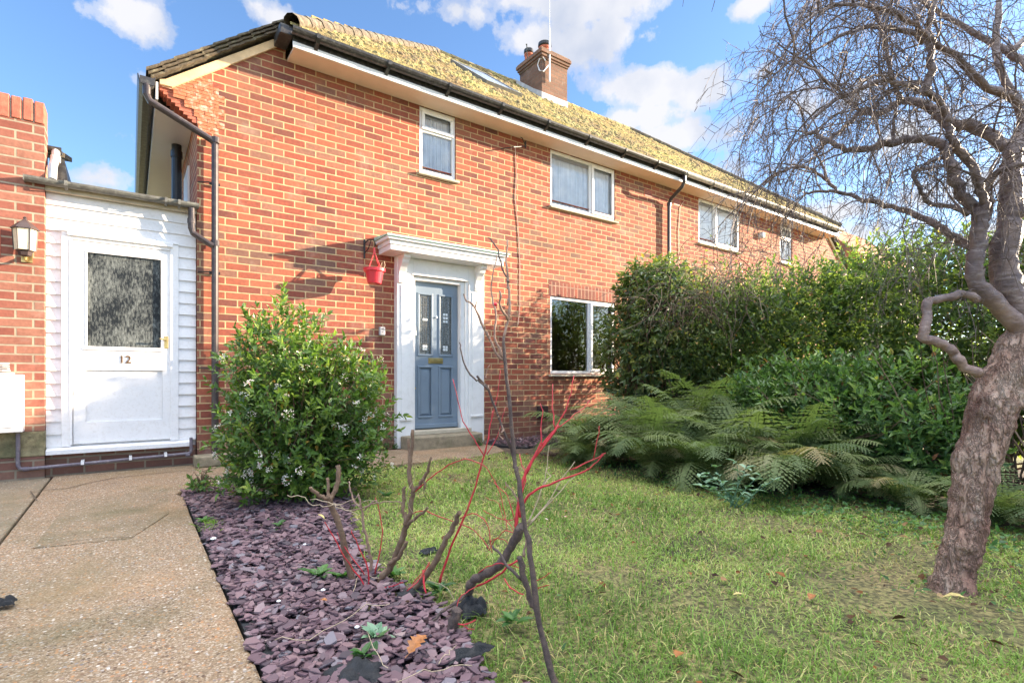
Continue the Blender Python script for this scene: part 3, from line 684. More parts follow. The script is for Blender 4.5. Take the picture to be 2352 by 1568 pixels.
# windows ---------------------------------------------------------
def bar(mb,x0,x1,z0,z1,y0,y1): mb.box(x0,x1,y0,y1,z0,z1)
def frame(mb,x0,x1,z0,z1,w_,y0,y1):
    bar(mb,x0,x1,z0,z0+w_,y0,y1); bar(mb,x0,x1,z1-w_,z1,y0,y1); bar(mb,x0,x0+w_,z0+w_,z1-w_,y0,y1); bar(mb,x1-w_,x1,z0+w_,z1-w_,y0,y1)
def window(x0,x1,z0,z1,glass='glass_up',style='small',curt='curtain',hinge=1):
    yF=.022
    fr=MB(); frame(fr,x0+.002,x1-.002,z0+.002,z1-.002,.05,yF,yF+.07)
    if style=='small':
        zt=z0+(z1-z0)*.655; bar(fr,x0+.052,x1-.052,zt-.02,zt+.02,yF+.003,yF+.067); cells=[(x0+.05,x1-.05,z0+.05,zt-.02,0),(x0+.05,x1-.05,zt+.02,z1-.05,1)]
    else:
        xm=x0+(x1-x0)*style; bar(fr,xm-.028,xm+.028,z0+.052,z1-.052,yF+.003,yF+.067)
        cells=[(x0+.05,xm-.028,z0+.05,z1-.05,0),(xm+.028,x1-.05,z0+.05,z1-.05,1)]
    wn=fr.build('window','upvc',house,bevel=.006)
    for a,b_,c,d,sash in cells:
        if sash:
            sh=MB(); frame(sh,a-.012,b_+.012,c-.012,d+.012,.05,yF-.022,yF+.0); so_=sh.build('sash','upvc',wn,bevel=.006)
        g_=MB(); q=.0; g_.add([(a-q,yF+.03,c-q),(b_+q,yF+.03,c-q),(b_+q,yF+.03,d+q),(a-q,yF+.03,d+q)],[(0,1,2,3)])
        g_.build('pane',glass,wn)
    # cill
    sl_=MB(); sl_.prism([(-.055,z0-.045),(-.055,z0-.015),(.10,z0+.0),(.10,z0-.045)],'x',x0-.035,x1+.035); sl_.build('window_sill','sill_stone',wn,bevel=.005)
    # room behind
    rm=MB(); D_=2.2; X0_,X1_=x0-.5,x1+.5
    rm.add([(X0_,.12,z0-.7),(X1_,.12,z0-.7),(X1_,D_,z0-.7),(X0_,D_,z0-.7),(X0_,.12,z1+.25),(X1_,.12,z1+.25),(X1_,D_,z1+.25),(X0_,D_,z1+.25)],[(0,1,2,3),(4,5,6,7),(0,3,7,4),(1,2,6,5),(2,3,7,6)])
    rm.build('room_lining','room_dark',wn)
    if curt:
        c_=MB(); n=60; V=[]
        for i in range(n+1):
            x=x0+.03+(x1-x0-.06)*i/n; y=.078+.010*math.sin(i*1.1)+.008*math.sin(i*2.7); V+=[(x,y,z0-.02),(x,y,z1-.10)]
        c_.add(V,[(2*i,2*i+2,2*i+3,2*i+1) for i in range(n)]); c_.build('net_curtain',curt,wn)
        h_=MB(); h_.box(x0+.02,x1-.02,.060,.064,z1-.115,z1-.01); h_.build('blind_rail','grey_plastic',wn)
    return wn
window(*wins[0][1:],style='small'); window(*wins[1][1:],style=.61)
window(*wins[3][1:],style=.39,curt='curtain_bright'); window(*wins[4][1:],style='small',curt='curtain_bright')
lwn=window(*wins[2][1:],glass='glass',style=.59,curt=None)
MB().box(5.9,6.6,1.6,1.64,1.2,2.0).build('blind','sill_stone',lwn)
MB().box(6.75,6.93,.20,.23,.95,2.32).build('curtain','sill_stone',lwn)
# canopy + door surround ----------------------------------------
cn=MB(); cx0,cx1=2.61,4.45
for a,z0,z1,ins in ((0,2.69,2.735,.0),(1,2.635,2.69,.035),(2,2.565,2.635,.05)):
    cn.box(cx0+ins,cx1-ins,-.44+ins,-.001,z0,z1)
cno=cn.build('door_canopy','white_paint',house,bevel=.006)
v_=MB(); v_.prism([(-.455,2.736),(-.455,2.742),(-.001,2.785),(-.001,2.736)],'x',cx0-.015,cx1+.015); v_.box(cx0-.02,cx1+.02,-.462,-.448,2.722,2.746)
v_.box(3.50,3.53,-.458,-.01,2.775,2.79) if 0 else None
v_.build('canopy_flashing','verdigris',cno)
for a,b_ in ((2.885,2.985),(4.08,4.18)):
    k=MB(); pr=[(-.40,2.565),(-.115,2.565),(-.115,2.22),(-.15,2.21),(-.165,2.25),(-.16,2.30),(-.185,2.36),(-.25,2.42),(-.32,2.46),(-.35,2.50),(-.40,2.52)]
    if a<3: pr=[(y*.68-.02,z) for y,z in pr]
    else: pr=[(y*.68-.02,z) for y,z in pr]
    k.prism(pr,'x',a,b_); k.build('canopy_bracket','white_paint',cno,bevel=.006)
dsr=MB()
for a,b_ in ((2.875,3.11),(3.985,4.25)):
    dsr.box(a,b_,-.10,-.001,-.0,2.565)
    dsr.box(a+.02,b_-.02,-.118,-.098,.42,2.20) if 0 else None
    dsr.box(a+.055,b_-.05,-.112,-.0985,.40,2.19); dsr.box(a+.035,b_-.03,-.122,-.0985,.37,.405)
dsr.box(3.11,3.985,-.098,-.001,2.36,2.564); dsr.box(3.09,4.0,-.112,-.096,2.335,2.365)
dsr.box(3.11,3.155,-.06,.11,.20,2.335); dsr.box(3.875,3.94,-.06,.11,.20,2.335); dsr.box(3.94,3.985,-.085,-.003,.20,2.335); dsr.box(3.155,3.875,-.06,.11,2.285,2.335)
dsr.build('door_surround','white_paint',house,bevel=.005)
ds=MB(); ds.box(3.09,4.0,-.16,.10,.17,.222); ds.build('door_sill','sill_stone',house,bevel=.006)
st=MB(); st.prism([(2.92,-.16),(2.945,-.39),(3.00,-.41),(4.00,-.41),(4.05,-.38),(4.07,-.16),(4.07,-.101),(2.92,-.101)],'z',-.03,.168); st.build('door_step','concrete_stone',house,bevel=.018)
# front door
door=MB(); X0,X1,Z0,Z1=3.158,3.872,.232,2.282; yd=.03
pw=[(X0+.09,X0+.30),(X1-.30,X1-.09)]
zs=[(.395,1.10),(1.26,2.12)]
# rails and stiles
def stile(mb,a,b_,c,d): mb.box(a,b_,yd,yd+.045,c,d)
stile(door,X0,pw[0][0],Z0,Z1); stile(door,pw[0][1],pw[1][0],Z0,Z1); stile(door,pw[1][1],X1,Z0,Z1)
for a,b_ in pw: stile(door,a,b_,Z0,zs[0][0]); stile(door,a,b_,zs[0][1],zs[1][0]); stile(door,a,b_,zs[1][1],Z1)
fd=door.build('front_door','door_blue',house,bevel=0)
for a,b_ in pw:
    c,d=zs[0]; pn=MB(); pn.box(a+.001,b_-.001,yd+.022,yd+.04,c+.001,d-.001)
    pn.add([(a+.02,yd+.021,c+.02),(b_-.02,yd+.021,c+.02),(b_-.02,yd+.021,d-.02),(a+.02,yd+.021,d-.02),(a+.05,yd+.006,c+.05),(b_-.05,yd+.006,c+.05),(b_-.05,yd+.006,d-.05),(a+.05,yd+.006,d-.05)],[(4,5,6,7),(0,1,5,4),(1,2,6,5),(2,3,7,6),(3,0,4,7)])
    pn.build('door_panel','door_blue',fd)
    for (c,d) in zs:
        mo=MB(); frame(mo,a-.012,b_+.012,c-.012,d+.012,.028,yd-.012,yd+.010); mo.build('moulding','door_blue',fd,bevel=.006)
    c,d=zs[1]; gl=MB(); gl.box(a+.001,b_-.001,yd+.015,yd+.022,c+.001,d-.001); gl.build('leaded_glass','lead_glass',fd)
    mid=(a+b_)/2; ld=MB(); yy=yd+.009
    for x in (a+.032,mid-.028,mid,mid+.028,b_-.032): ld.box(x-.0025,x+.0025,yy,yy+.005,c+.06,d-.04)
    for z in (c+.06,c+.16,c+.42,d-.16,d-.04): ld.box(a+.03,b_-.03,yy-.001,yy+.006,z-.0025,z+.0025)
    for q,r_ in (((a,c),(a+.032,c+.06)),((b_,c),(b_-.032,c+.06)),((a,d),(a+.032,d-.04)),((b_,d),(b_-.032,d-.04))): ld.tube([(q[0],yy+.002,q[1]),(r_[0],yy+.002,r_[1])],.0025,4)
    ld.build('lead_came','gutter_old',fd)
    bv=MB()
    rows=[c+.085,c+.125]+([c+.49,c+.54,c+.59] if a>3.4 else [c+.50])
    for z in rows:
        for x in (mid-.020,mid+.020): bv=MB(); bv.box(x-.017,x+.017,yy-.004,yy+.006,z-.017,z+.017); bv.build('bevelled_glass','glass_bevel',fd,bevel=.004)
lp=MB(); lp.box(3.40,3.63,yd-.010,yd,1.145,1.225); lp.box(3.425,3.605,yd-.018,yd-.009,1.165,1.205); lp.build('letter_plate','brass',fd,bevel=.004)
kn=MB(); kn.lathe((3.515,yd-.002,1.80),[(.008,0),(.008,-.01),(.016,-.014),(.016,-.022),(.006,-.026)],14,'y'); kn.build('door_knocker','chrome',fd)
lk=MB(); lk.lathe((3.19,yd-.002,.80),[(.016,0),(.016,-.01),(.005,-.014)],12,'y'); lk.build('keyhole','brass',fd)
lh=MB(); lh.box(3.175,3.205,yd-.012,yd,1.50,1.66); lh.tube([(3.19,yd-.01,1.60),(3.19,yd-.03,1.60),(3.195,yd-.03,1.53)],.008,8); lh.build('door_handle','chrome',fd,bevel=.003)
wb=MB(); wb.box(X0+.004,X1-.004,yd-.022,yd-.0015,Z0+.005,Z0+.065); wb.build('weather_bar','door_blue',fd,bevel=.008)
# bits fixed to the wall
kb=MB(); kb.box(2.655,2.735,-.05,-.001,1.50,1.615); kb.build('key_box','grey_plastic',house,bevel=.012)
kb2=MB(); kb2.box(2.68,2.71,-.0535,-.0495,1.585,1.592); kb2.box(2.69,2.70,-.0535,-.0495,1.54,1.548); kb2.build('key_box_slot','dark_plastic',bpy.context.scene.objects['key_box'])
bt=MB(); z=2.0
vb=MB(); vb.box(5.32,5.52,-.06,-.001,.29,.49); vbo=vb.build('wall_vent','vent_brown',house,bevel=.01)
v2=MB(); [v2.box(5.33,5.51,-.072,-.061,.30+i*.035,.315+i*.035) for i in range(5)]; v2.build('vent_louvre','vent_brown',vbo)
bb=MB(); bb.box(3.158-.045,3.158-.015,-.112,-.1,1.80,1.88) if 0 else None
# aerial cable, its bracket and clips
cb=MB(); cb.tube([F(1183,335,-.01),F(1186,400,-.01),F(1183,455,-.01),F(1190,520,-.01),F(1194,600,-.01),F(1194,700,-.01),F(1190,745,-.01)],.006,5)
cbo=cb.build('aerial_cable','dirty_cable' if 'dirty_cable' in MATS else 'soffit',house)
hk=MB(); hk.tube([F(1150,342,-.02),F(1180,338,-.16),F(1207,336,-.10),F(1200,318,-.05),F(1190,312,-.01)],.007,6); hk.tube([F(1207,340,-.08),F(1207,325,-.08)],.013,8); hk.build('cable_bracket','iron_black',house)
cc=MB(); cc.tube([F(1505,760,-.01) if 0 else (9.15,-.01,4.55),(9.02,-.012,4.40),(8.96,-.012,3.9),(8.98,-.012,3.2),(8.97,-.012,2.4)],.006,5); cc.build('aerial_cable','soffit',house)
al=MB(); al.lathe((12.05,-.03,4.28),[(.045,-.06),(.075,-.02),(.075,.06),(.04,.09)],14); al.build('security_light','upvc',house)
for x in (8.05,8.92):
    ab=MB(); ab.box(x-.11,x+.11,-.004,.02,4.40,4.545); abo=ab.build('air_brick','terracotta',house)
    ah=MB()
    for i in range(6):
        for j in range(4): ah.box(x-.085+i*.031,x-.067+i*.031,-.0055,-.0035,4.42+j*.031,4.437+j*.031)
    ah.build('air_brick_holes','dark_plastic',abo)
# chimney -------------------------------------------------------
ch=MB(); A,B_,Cc,Dd=7.42,8.17,2.45,3.27
ch.box(A,B_,Cc,Dd,6.6,8.05); cho=ch.build('chimney','brick_chimney',house)
cz=MB()
for i,(e,z0,z1) in enumerate(((.02,8.051,8.10),(.045,8.101,8.16),(.07,8.161,8.235),(.05,8.236,8.27))): cz.box(A-e,B_+e,Cc-e,Dd+e,z0,z1)
cz.build('chimney_cornice','brick_chimney',cho,bevel=.006)
MB().box(A-.02,B_+.02,Cc-.02,Dd+.02,8.271,8.30).build('chimney_flaunching','plinth_rough',cho,bevel=.01)
fl=MB(); fl.box(A-.012,B_+.012,Cc-.012,Cc-.001,rz_front(Cc)-.05,rz_front(Cc)+.15); fl.prism([(Cc-.005,rz_front(Cc)+.0),(Cc-.005,rz_front(Cc)+.16),(Cc+.3,rz_front(Cc+.3)+.13),(RY,RZ+.12),(RY,RZ-.1)],'x',A-.011,A-.001); fl.build('lead_flashing','lead',cho)
def pot(x,y,r,h_,cowl):
    p_=MB(); p_.lathe((x,y,8.295),[(r*1.1,0),(r,.05),(r*.9,h_-.05),(r*1.05,h_-.04),(r*1.05,h_),(r*.8,h_)],18); po=p_.build('chimney_pot','terracotta',cho)
    c_=MB(); c_.lathe((x,y,8.295+h_),[(r*.9,0),(r*1.15,.03),(r*1.1,.10),(r*.6,.15),(.01,.165)],18); c_.build('pot_cowl','iron_black',po)
pot(7.72,2.72,.135,.22,1); pot(7.98,3.02,.075,.16,1); pot(7.55,3.1,.10,.20,1)
ae=MB(); ae.tube([(7.60,Cc-.05,7.55),(7.60,Cc-.05,8.75)],.020,8); ae.tube([(7.60,Cc-.05,8.75),(7.61,Cc-.05,11.2)],[.006,.003],6); ae.build('aerial_pole','aerial_white',cho)
l_=MB(); l_.tube([(7.60,Cc-.05,7.95),(7.52,Cc-.04,7.85),(7.45,Cc-.02,7.75),(7.405,2.52,7.80),(7.405,2.58,7.95),(7.405,2.52,8.05),(7.44,Cc-.02,8.06),(7.50,Cc-.03,8.0)],.014,6); l_.build('aerial_cable_coil','aerial_white',cho)
a3=MB(); a3.tube([(7.40,2.95,8.28),(7.34,2.9,8.42),(7.34,2.9,8.56)],.012,6); a3.tube([(7.30,2.88,8.54),(7.38,2.93,8.50)],.008,6); a3.build('small_aerial','gutter_old',cho)
# roof window
def rp(x,y,h_=0): n=Vector((0,-SL,1)).normalized(); return Vector((x,y,rz_front(y)))+n*h_
sk=MB()
def skbox(x0,x1,y0,y1,h0,h1,mb):
    V=[rp(x0,y0,h0),rp(x1,y0,h0),rp(x1,y1,h0),rp(x0,y1,h0),rp(x0,y0,h1),rp(x1,y0,h1),rp(x1,y1,h1),rp(x0,y1,h1)]
    mb.add(V,[(0,3,2,1),(4,5,6,7),(0,1,5,4),(1,2,6,5),(2,3,7,6),(3,0,4,7)])
SX0,SX1,SY0,SY1=4.98,5.75,.98,2.25
for q in ((SX0,SX0+.045,SY0,SY1),(SX1-.045,SX1,SY0,SY1),(SX0+.045,SX1-.045,SY0,SY0+.045),(SX0+.045,SX1-.045,SY1-.06,SY1)): skbox(*q,0,.075,sk)
sko=sk.build('roof_window','gutter_old',roof)
sg=MB(); skbox(SX0+.07,SX1-.07,SY0+.07,SY1-.10,0,.06,sg); sg.build('roof_window_glass','skylight_glass',sko) if 0 else None
sg=MB(); skbox(SX0+.046,SX1-.046,SY0+.046,SY1-.061,0,.062,sg); so2=sg.build('roof_window_glass','skylight_glass',roof)

# ------------------------------------------------------------------ SIDE PORCH with white boards
por=empty('side_porch',(-.05,0,0),'white boarded side porch with half glazed door between the brick houses','porch')
PX0,PX1=-.66,.583
bd=MB()
nb_=20; bh=(2.74-.27)/nb_
for i in range(nb_):
    z=.27+i*bh
    for (a,b_) in ([(PX0,-.545),(.42,PX1)] if z<2.34 else [(PX0,PX1)]):
        zt=z+bh-.001
        yy=random.uniform(-.002,.002)
        bd.prism([(.045+yy,z),(.045+yy,z+.004),(.062,zt),(.085,zt),(.085,z)],'x',a,b_)
bdo=bd.build('cladding_boards','white_wood',por)
pb=MB(); pb.box(PX0,PX1-.004,.035,.5,-.1,.205); pb.build('plinth','brick_out',por)
sl_=MB(); sl_.prism([(-.035,.205),(-.035,.25),(.06,.27),(.09,.27),(.09,.205)],'x',PX0+.005,.545); sl_.build('sill_board','white_wood',por,bevel=.004)
rb=MB(); rb.box(PX0,PX1,.0864,2.6,.1,2.72); rb.build('porch_body','white_wood',por)
pf=MB()
for a,b_ in ((-.545,-.475),(.345,.42)): pf.box(a,b_,.028,.085,.271,2.37)
pf.box(-.475,.345,.0285,.085,2.30,2.369); pf.box(-.50,.37,.004,.027,2.335,2.375); pf.box(-.545,.42,.018,.044,2.372,2.392)
pf.box(-.485,-.462,.022,.0275,.29,2.30)
pfo=pf.build('door_frame','white_wood',por,bevel=.004)
# porch door leaf
pd=MB(); a0,a1,c0,c1=-.455,.345,.292,2.298; gx0,gx1,gz0,gz1=-.36,.275,1.245,2.205; y0_=.040
for q in ((a0,gx0,c0,c1),(gx1,a1,c0,c1),(gx0,gx1,gz1,c1),(gx0,gx1,1.03,gz0),(gx0,gx1,c0,.50)): pd.box(q[0],q[1],y0_,y0_+.04,q[2],q[3])
pdo=pd.build('porch_door','white_wood',por)
MB().box(gx0+.001,gx1-.001,y0_+.016,y0_+.035,.501,1.029).build('door_panel','white_wood',pdo)
gb=MB(); frame(gb,gx0-.002,gx1+.002,gz0-.002,gz1+.002,.014,y0_-.006,y0_+.014); gb.box(gx0-.03,gx1+.03,y0_-.008,y0_-.0005,1.022,1.034); gb.box(gx0-.02,gx1+.02,y0_-.014,y0_-.0005,gz0-.022,gz0-.004); gb.build('glazing_bead','white_wood',pdo)
MB().add([(gx0,y0_+.02,gz0),(gx1,y0_+.02,gz0),(gx1,y0_+.02,gz1),(gx0,y0_+.02,gz1)],[(0,1,2,3)]).build('obscure_pane','glass_obscure',pdo)
lk=MB(); lk.box(.292,.328,y0_-.008,y0_,1.255,1.385); lk.build('lock_plate','brass',pdo,bevel=.003)
lh=MB(); lh.tube([(.31,y0_-.008,1.345),(.31,y0_-.045,1.345),(.25,y0_-.05,1.355)],.008,8); lh.build('door_handle','brass',pdo)
# house number
def text_mesh(name,body,size,loc,mat,parent,depth=.0025):
    cu=bpy.data.curves.new(name,'FONT'); cu.body=body; cu.size=size; cu.extrude=depth; cu.offset=.0022; cu.align_x='CENTER'
    to=bpy.data.objects.new('tmp',cu); COL.objects.link(to); dg=bpy.context.evaluated_depsgraph_get()
    me=bpy.data.meshes.new_from_object(to.evaluated_get(dg)); bpy.data.objects.remove(to)
    me.transform(Matrix.Translation(loc)@Matrix.Rotation(R(90),4,'X')); me.name=name; me.materials.clear()
    return link_mesh(name,me,mat,parent)
text_mesh('house_number','12',.108,Vector((-.045,y0_-.0042,1.095)),'numeral',pdo)
# porch roof, gutter, fascia
pr=MB(); pr.box(PX0,PX1,-.03,2.6,2.80,2.835); pr.build('flat_roof','tile_edge',por)
MB().box(PX0,PX1,-.012,.03,2.73,2.80).build('fascia','sill_stone',por)
g_=MB(); halfround(g_,-.80,.598,c=(-.075,2.815),r=.052); g_.box(-.803,-.797,-.127,-.023,2.765,2.815)
pg=g_.build('gutter','gutter_old',por)
b_=MB()
for x in (-.50,.30,.42): b_.prism([(-.132,2.818),(-.13,2.775),(-.08,2.755),(-.03,2.76),(-.03,2.75),(-.085,2.745),(-.138,2.77),(-.14,2.818)],'x',x-.012,x+.012)
b_.build('gutter_bracket','gutter_old',pg)
d_=MB(); d_.tube([(.53,-.075,2.765),(.53,-.075,2.55),(.545,-.075,2.50),(.70,-.09,2.40),(.735,-.09,2.385)],.032,12); d_.tube([(.53,-.075,2.60),(.53,-.075,2.65)],.038,12)
d_.build('downpipe','pipe_brown',por)
# waste pipe along the plinth
wp=MB(); wp.tube([(-.845,-.05,.43),(-.845,-.05,.13),(-.83,-.05,.10),(-.79,-.05,.093),(.49,-.05,.13),(.525,-.05,.14),(.53,-.05,.17),(.53,-.05,.30)],.016,10)
for x in (-.79,.50): wp.tube([(x-.02,-.05,.115 if x>0 else .093),(x+.02,-.05,.117 if x>0 else .094)],.021,10)
wpo=wp.build('waste_pipe','grey_pipe',por); 
for x in (-.38,.0,.30): c_=MB(); c_.box(x-.012,x+.012,-.072,.03,.085+.028*(x+.79),.125+.028*(x+.79)); c_.build('pipe_clip','upvc',wpo)

# ------------------------------------------------------------------ NEIGHBOUR on the left
nb=empty('neighbour_house',(-1.6,0,0),'red brick neighbouring wall with upright coping bricks at the far left','house')
NX=-.662
m_=MB(); m_.box(-3.6,NX,-.03,.22,.44,3.34); m_.build('wall','brick_out',nb)
m_=MB(); m_.box(-3.6,NX-.0,-.029,.22,-.1,.20); m_.build('plinth','brick_out',nb)
m_=MB(); m_.box(-3.6,NX+.003,-.033,.219,.202,.438); m_.build('rough_patch','plinth_rough',nb,bevel=.01)
cp=MB()
for i in range(36):
    x1=NX-.001-i*.081; cp.box(x1-.070,x1,-.038+random.uniform(-.004,.006),.215,3.345+random.uniform(-.004,.01),3.555+random.uniform(-.012,.012))
cp.build('coping_bricks','brick_block',nb,bevel=.008)
MB().box(-3.55,NX-.006,-.02,.2,3.34,3.53).build('coping_mortar','sill_stone',nb)
# its low roof edge, gutter end and pipe seen over the porch
r_=MB(); r_.prism([(-.66,3.10),(-.40,3.10),(-.36,3.06),(-.36,2.84),(-.66,2.84)],'y',.6,3.0) if 0 else None
r_=MB(); r_.prism([(.30,3.22),(.30,3.17),(1.2,3.42),(1.2,3.47)],'x',-3.6,-.545); r_.build('rear_roof','tile_edge',nb)
MB().prism([(-.66,2.83),(-.50,2.83),(-.545,3.16),(-.66,3.16)],'y',.32,3.0).build('rear_wall','gutter_black',nb)
g_=MB(); halfround(g_,-3.6,-.555,c=(.22,3.22)); g_.build('gutter','gutter_black',nb)
m_=MB(); m_.tube([(-.60,.20,3.19),(-.60,.16,3.10),(-.605,.02,2.98),(-.605,-.04,2.83)],.034,12); m_.tube([(-.60,.15,3.06),(-.60,.17,3.12)],.041,12); m_.build('downpipe','lead',nb)
av=MB(); av.box(-1.10,-.965,-.036,.0,2.06,2.30); avo=av.build('air_brick','terracotta',nb)
ah=MB(); [ah.box(-1.09+i*.031,-1.072+i*.031,-.0385,-.0355,2.075+j*.035,2.093+j*.035) for i in range(4) for j in range(6)]; ah.build('air_brick_holes','dark_plastic',avo)
# wall lantern
ln=empty('wall_lantern',(-.825,-.03,2.18),'old carriage lantern with cream glass fixed to the brick wall','lantern')
lx,ly=-.785,-.15
c_=MB(); c_.lathe((lx,ly,2.11),[(.074,0),(.086,.19)],6); c_.build('lamp_glass','lantern_glass',ln)
c_=MB(); c_.lathe((lx,ly,2.301),[(.105,0),(.098,.012),(.05,.06),(.018,.085),(.012,.10),(.016,.11),(.004,.12)],6); c_.lathe((lx,ly,2.05),[(.01,0),(.045,.012),(.052,.045),(.068,.058)],6); 
for k in range(6):
    t=2*math.pi*k/6; c_.tube([(lx+.076*math.cos(t),ly+.076*math.sin(t),2.108),(lx+.087*math.cos(t),ly+.087*math.sin(t),2.302)],.005,5)
c_.build('lamp_frame','vent_brown',ln)
c_=MB(); c_.box(lx-.04,lx+.04,-.045,-.031,2.02,2.14); c_.tube([(lx,-.04,2.08),(lx,-.08,2.03),(lx,ly,2.03),(lx,ly,2.052)],.010,8); c_.build('lamp_arm','brass',ln)
# meter cabinet
mc=empty('meter_cabinet',(-1.05,-.03,.44),'white meter cabinet fixed low on the left brick wall','cabinet')
MB().box(-1.35,-.80,-.155,-.034,.445,.972).build('cabinet_box','upvc',mc,bevel=.01)
c_=MB(); c_.box(-1.30,-.865,-.168,-.1555,.49,.93); co_=c_.build('cabinet_door','upvc',mc,bevel=.004)
c_=MB(); [c_.box(-1.28,-.91,-.1705,-.1675,z,z+.004) for z in (.53,.895)]; c_.build('door_groove','gutter_old',co_)
sla=MB()
for i in range(5):
    z=.975+i*.022; o=random.uniform(-.02,.02); sla.prism([(-1.3,-.17+o),(-.90-.035*abs(i-2),-.15+o),(-.86-.03*i,-.08),(-.90,-.04),(-1.3,-.035)],'z',z,z+.018)
tag(sla.build('slab_stack','slab_slate',bevel=.004),'little pile of grey stone slabs on top of the white meter cabinet','stone slabs')
# concrete block by the downpipe
tag(MB().box(.545,1.05,-.30,-.06,.002,.115).build('concrete_block','concrete_stone',bevel=.015),'weathered concrete block lying at the corner of the porch','block')
# hanging basket ---------------------------------------------------
bx,bz=2.50,2.13; by=-.26
hb=empty('hanging_basket',(bx,by,bz),'bright red plastic hanging flower pot beside the front door','hanging basket')
c_=MB(); c_.lathe((bx,by,bz),[(.078,0),(.085,.006),(.112,.15),(.134,.153),(.137,.19),(.124,.191),(.105,.16),(.10,.11)],26); hbo=c_.build('pot','red_pot',hb,smooth=False)
c_=MB()
for k in range(4):
    t=2*math.pi*k/4+.5; c_.tube([(bx+.115*math.cos(t),by+.115*math.sin(t),bz+.16),(bx+.02*math.cos(t),by+.02*math.sin(t),bz+.36),(bx,by,bz+.43)],.006,6)
c_.tube([(bx,by,bz+.37),(bx,by,bz+.46)],.014,8); c_.build('strap','red_strap',hb)
c_=MB(); c_.tube([(bx+.10,by,bz+.15),(bx+.14,by,bz+.25),(bx+.13,by,bz+.30)],.006,5); c_.tube([(bx+.06,by,bz+.15),(bx+.10,by,bz+.28)],.004,5); c_.build('dead_stalk','pale_root',hb)
bk=MB(); bk.tube([(bx-.04,-.02,bz+.36),(bx-.04,-.02,bz+.60)],.012,8); bk.tube([(bx-.04,-.02,bz+.55),(bx-.03,-.12,bz+.58),(bx,-.24,bz+.56),(bx,by-.03,bz+.50),(bx,by,bz+.455)],.008,8); bk.tube([(bx-.04,-.02,bz+.42),(bx-.03,-.14,bz+.47),(bx-.02,-.2,bz+.56)],.006,8)
bk.build('basket_bracket','iron_black',house)
# far building over the hedge
fb=empty('distant_house',(24,2.5,0),'far off house roof with orange tiles just showing over the hedge','house')
c_=MB(); c_.box(21.5,27,1,6,0,4.9); c_.build('wall','far_render',fb)
c_=MB(); c_.prism([(.8,4.9),(3.5,7.3),(6.2,4.9)],'x',21.3,27.2); c_.build('roof','far_tile',fb)

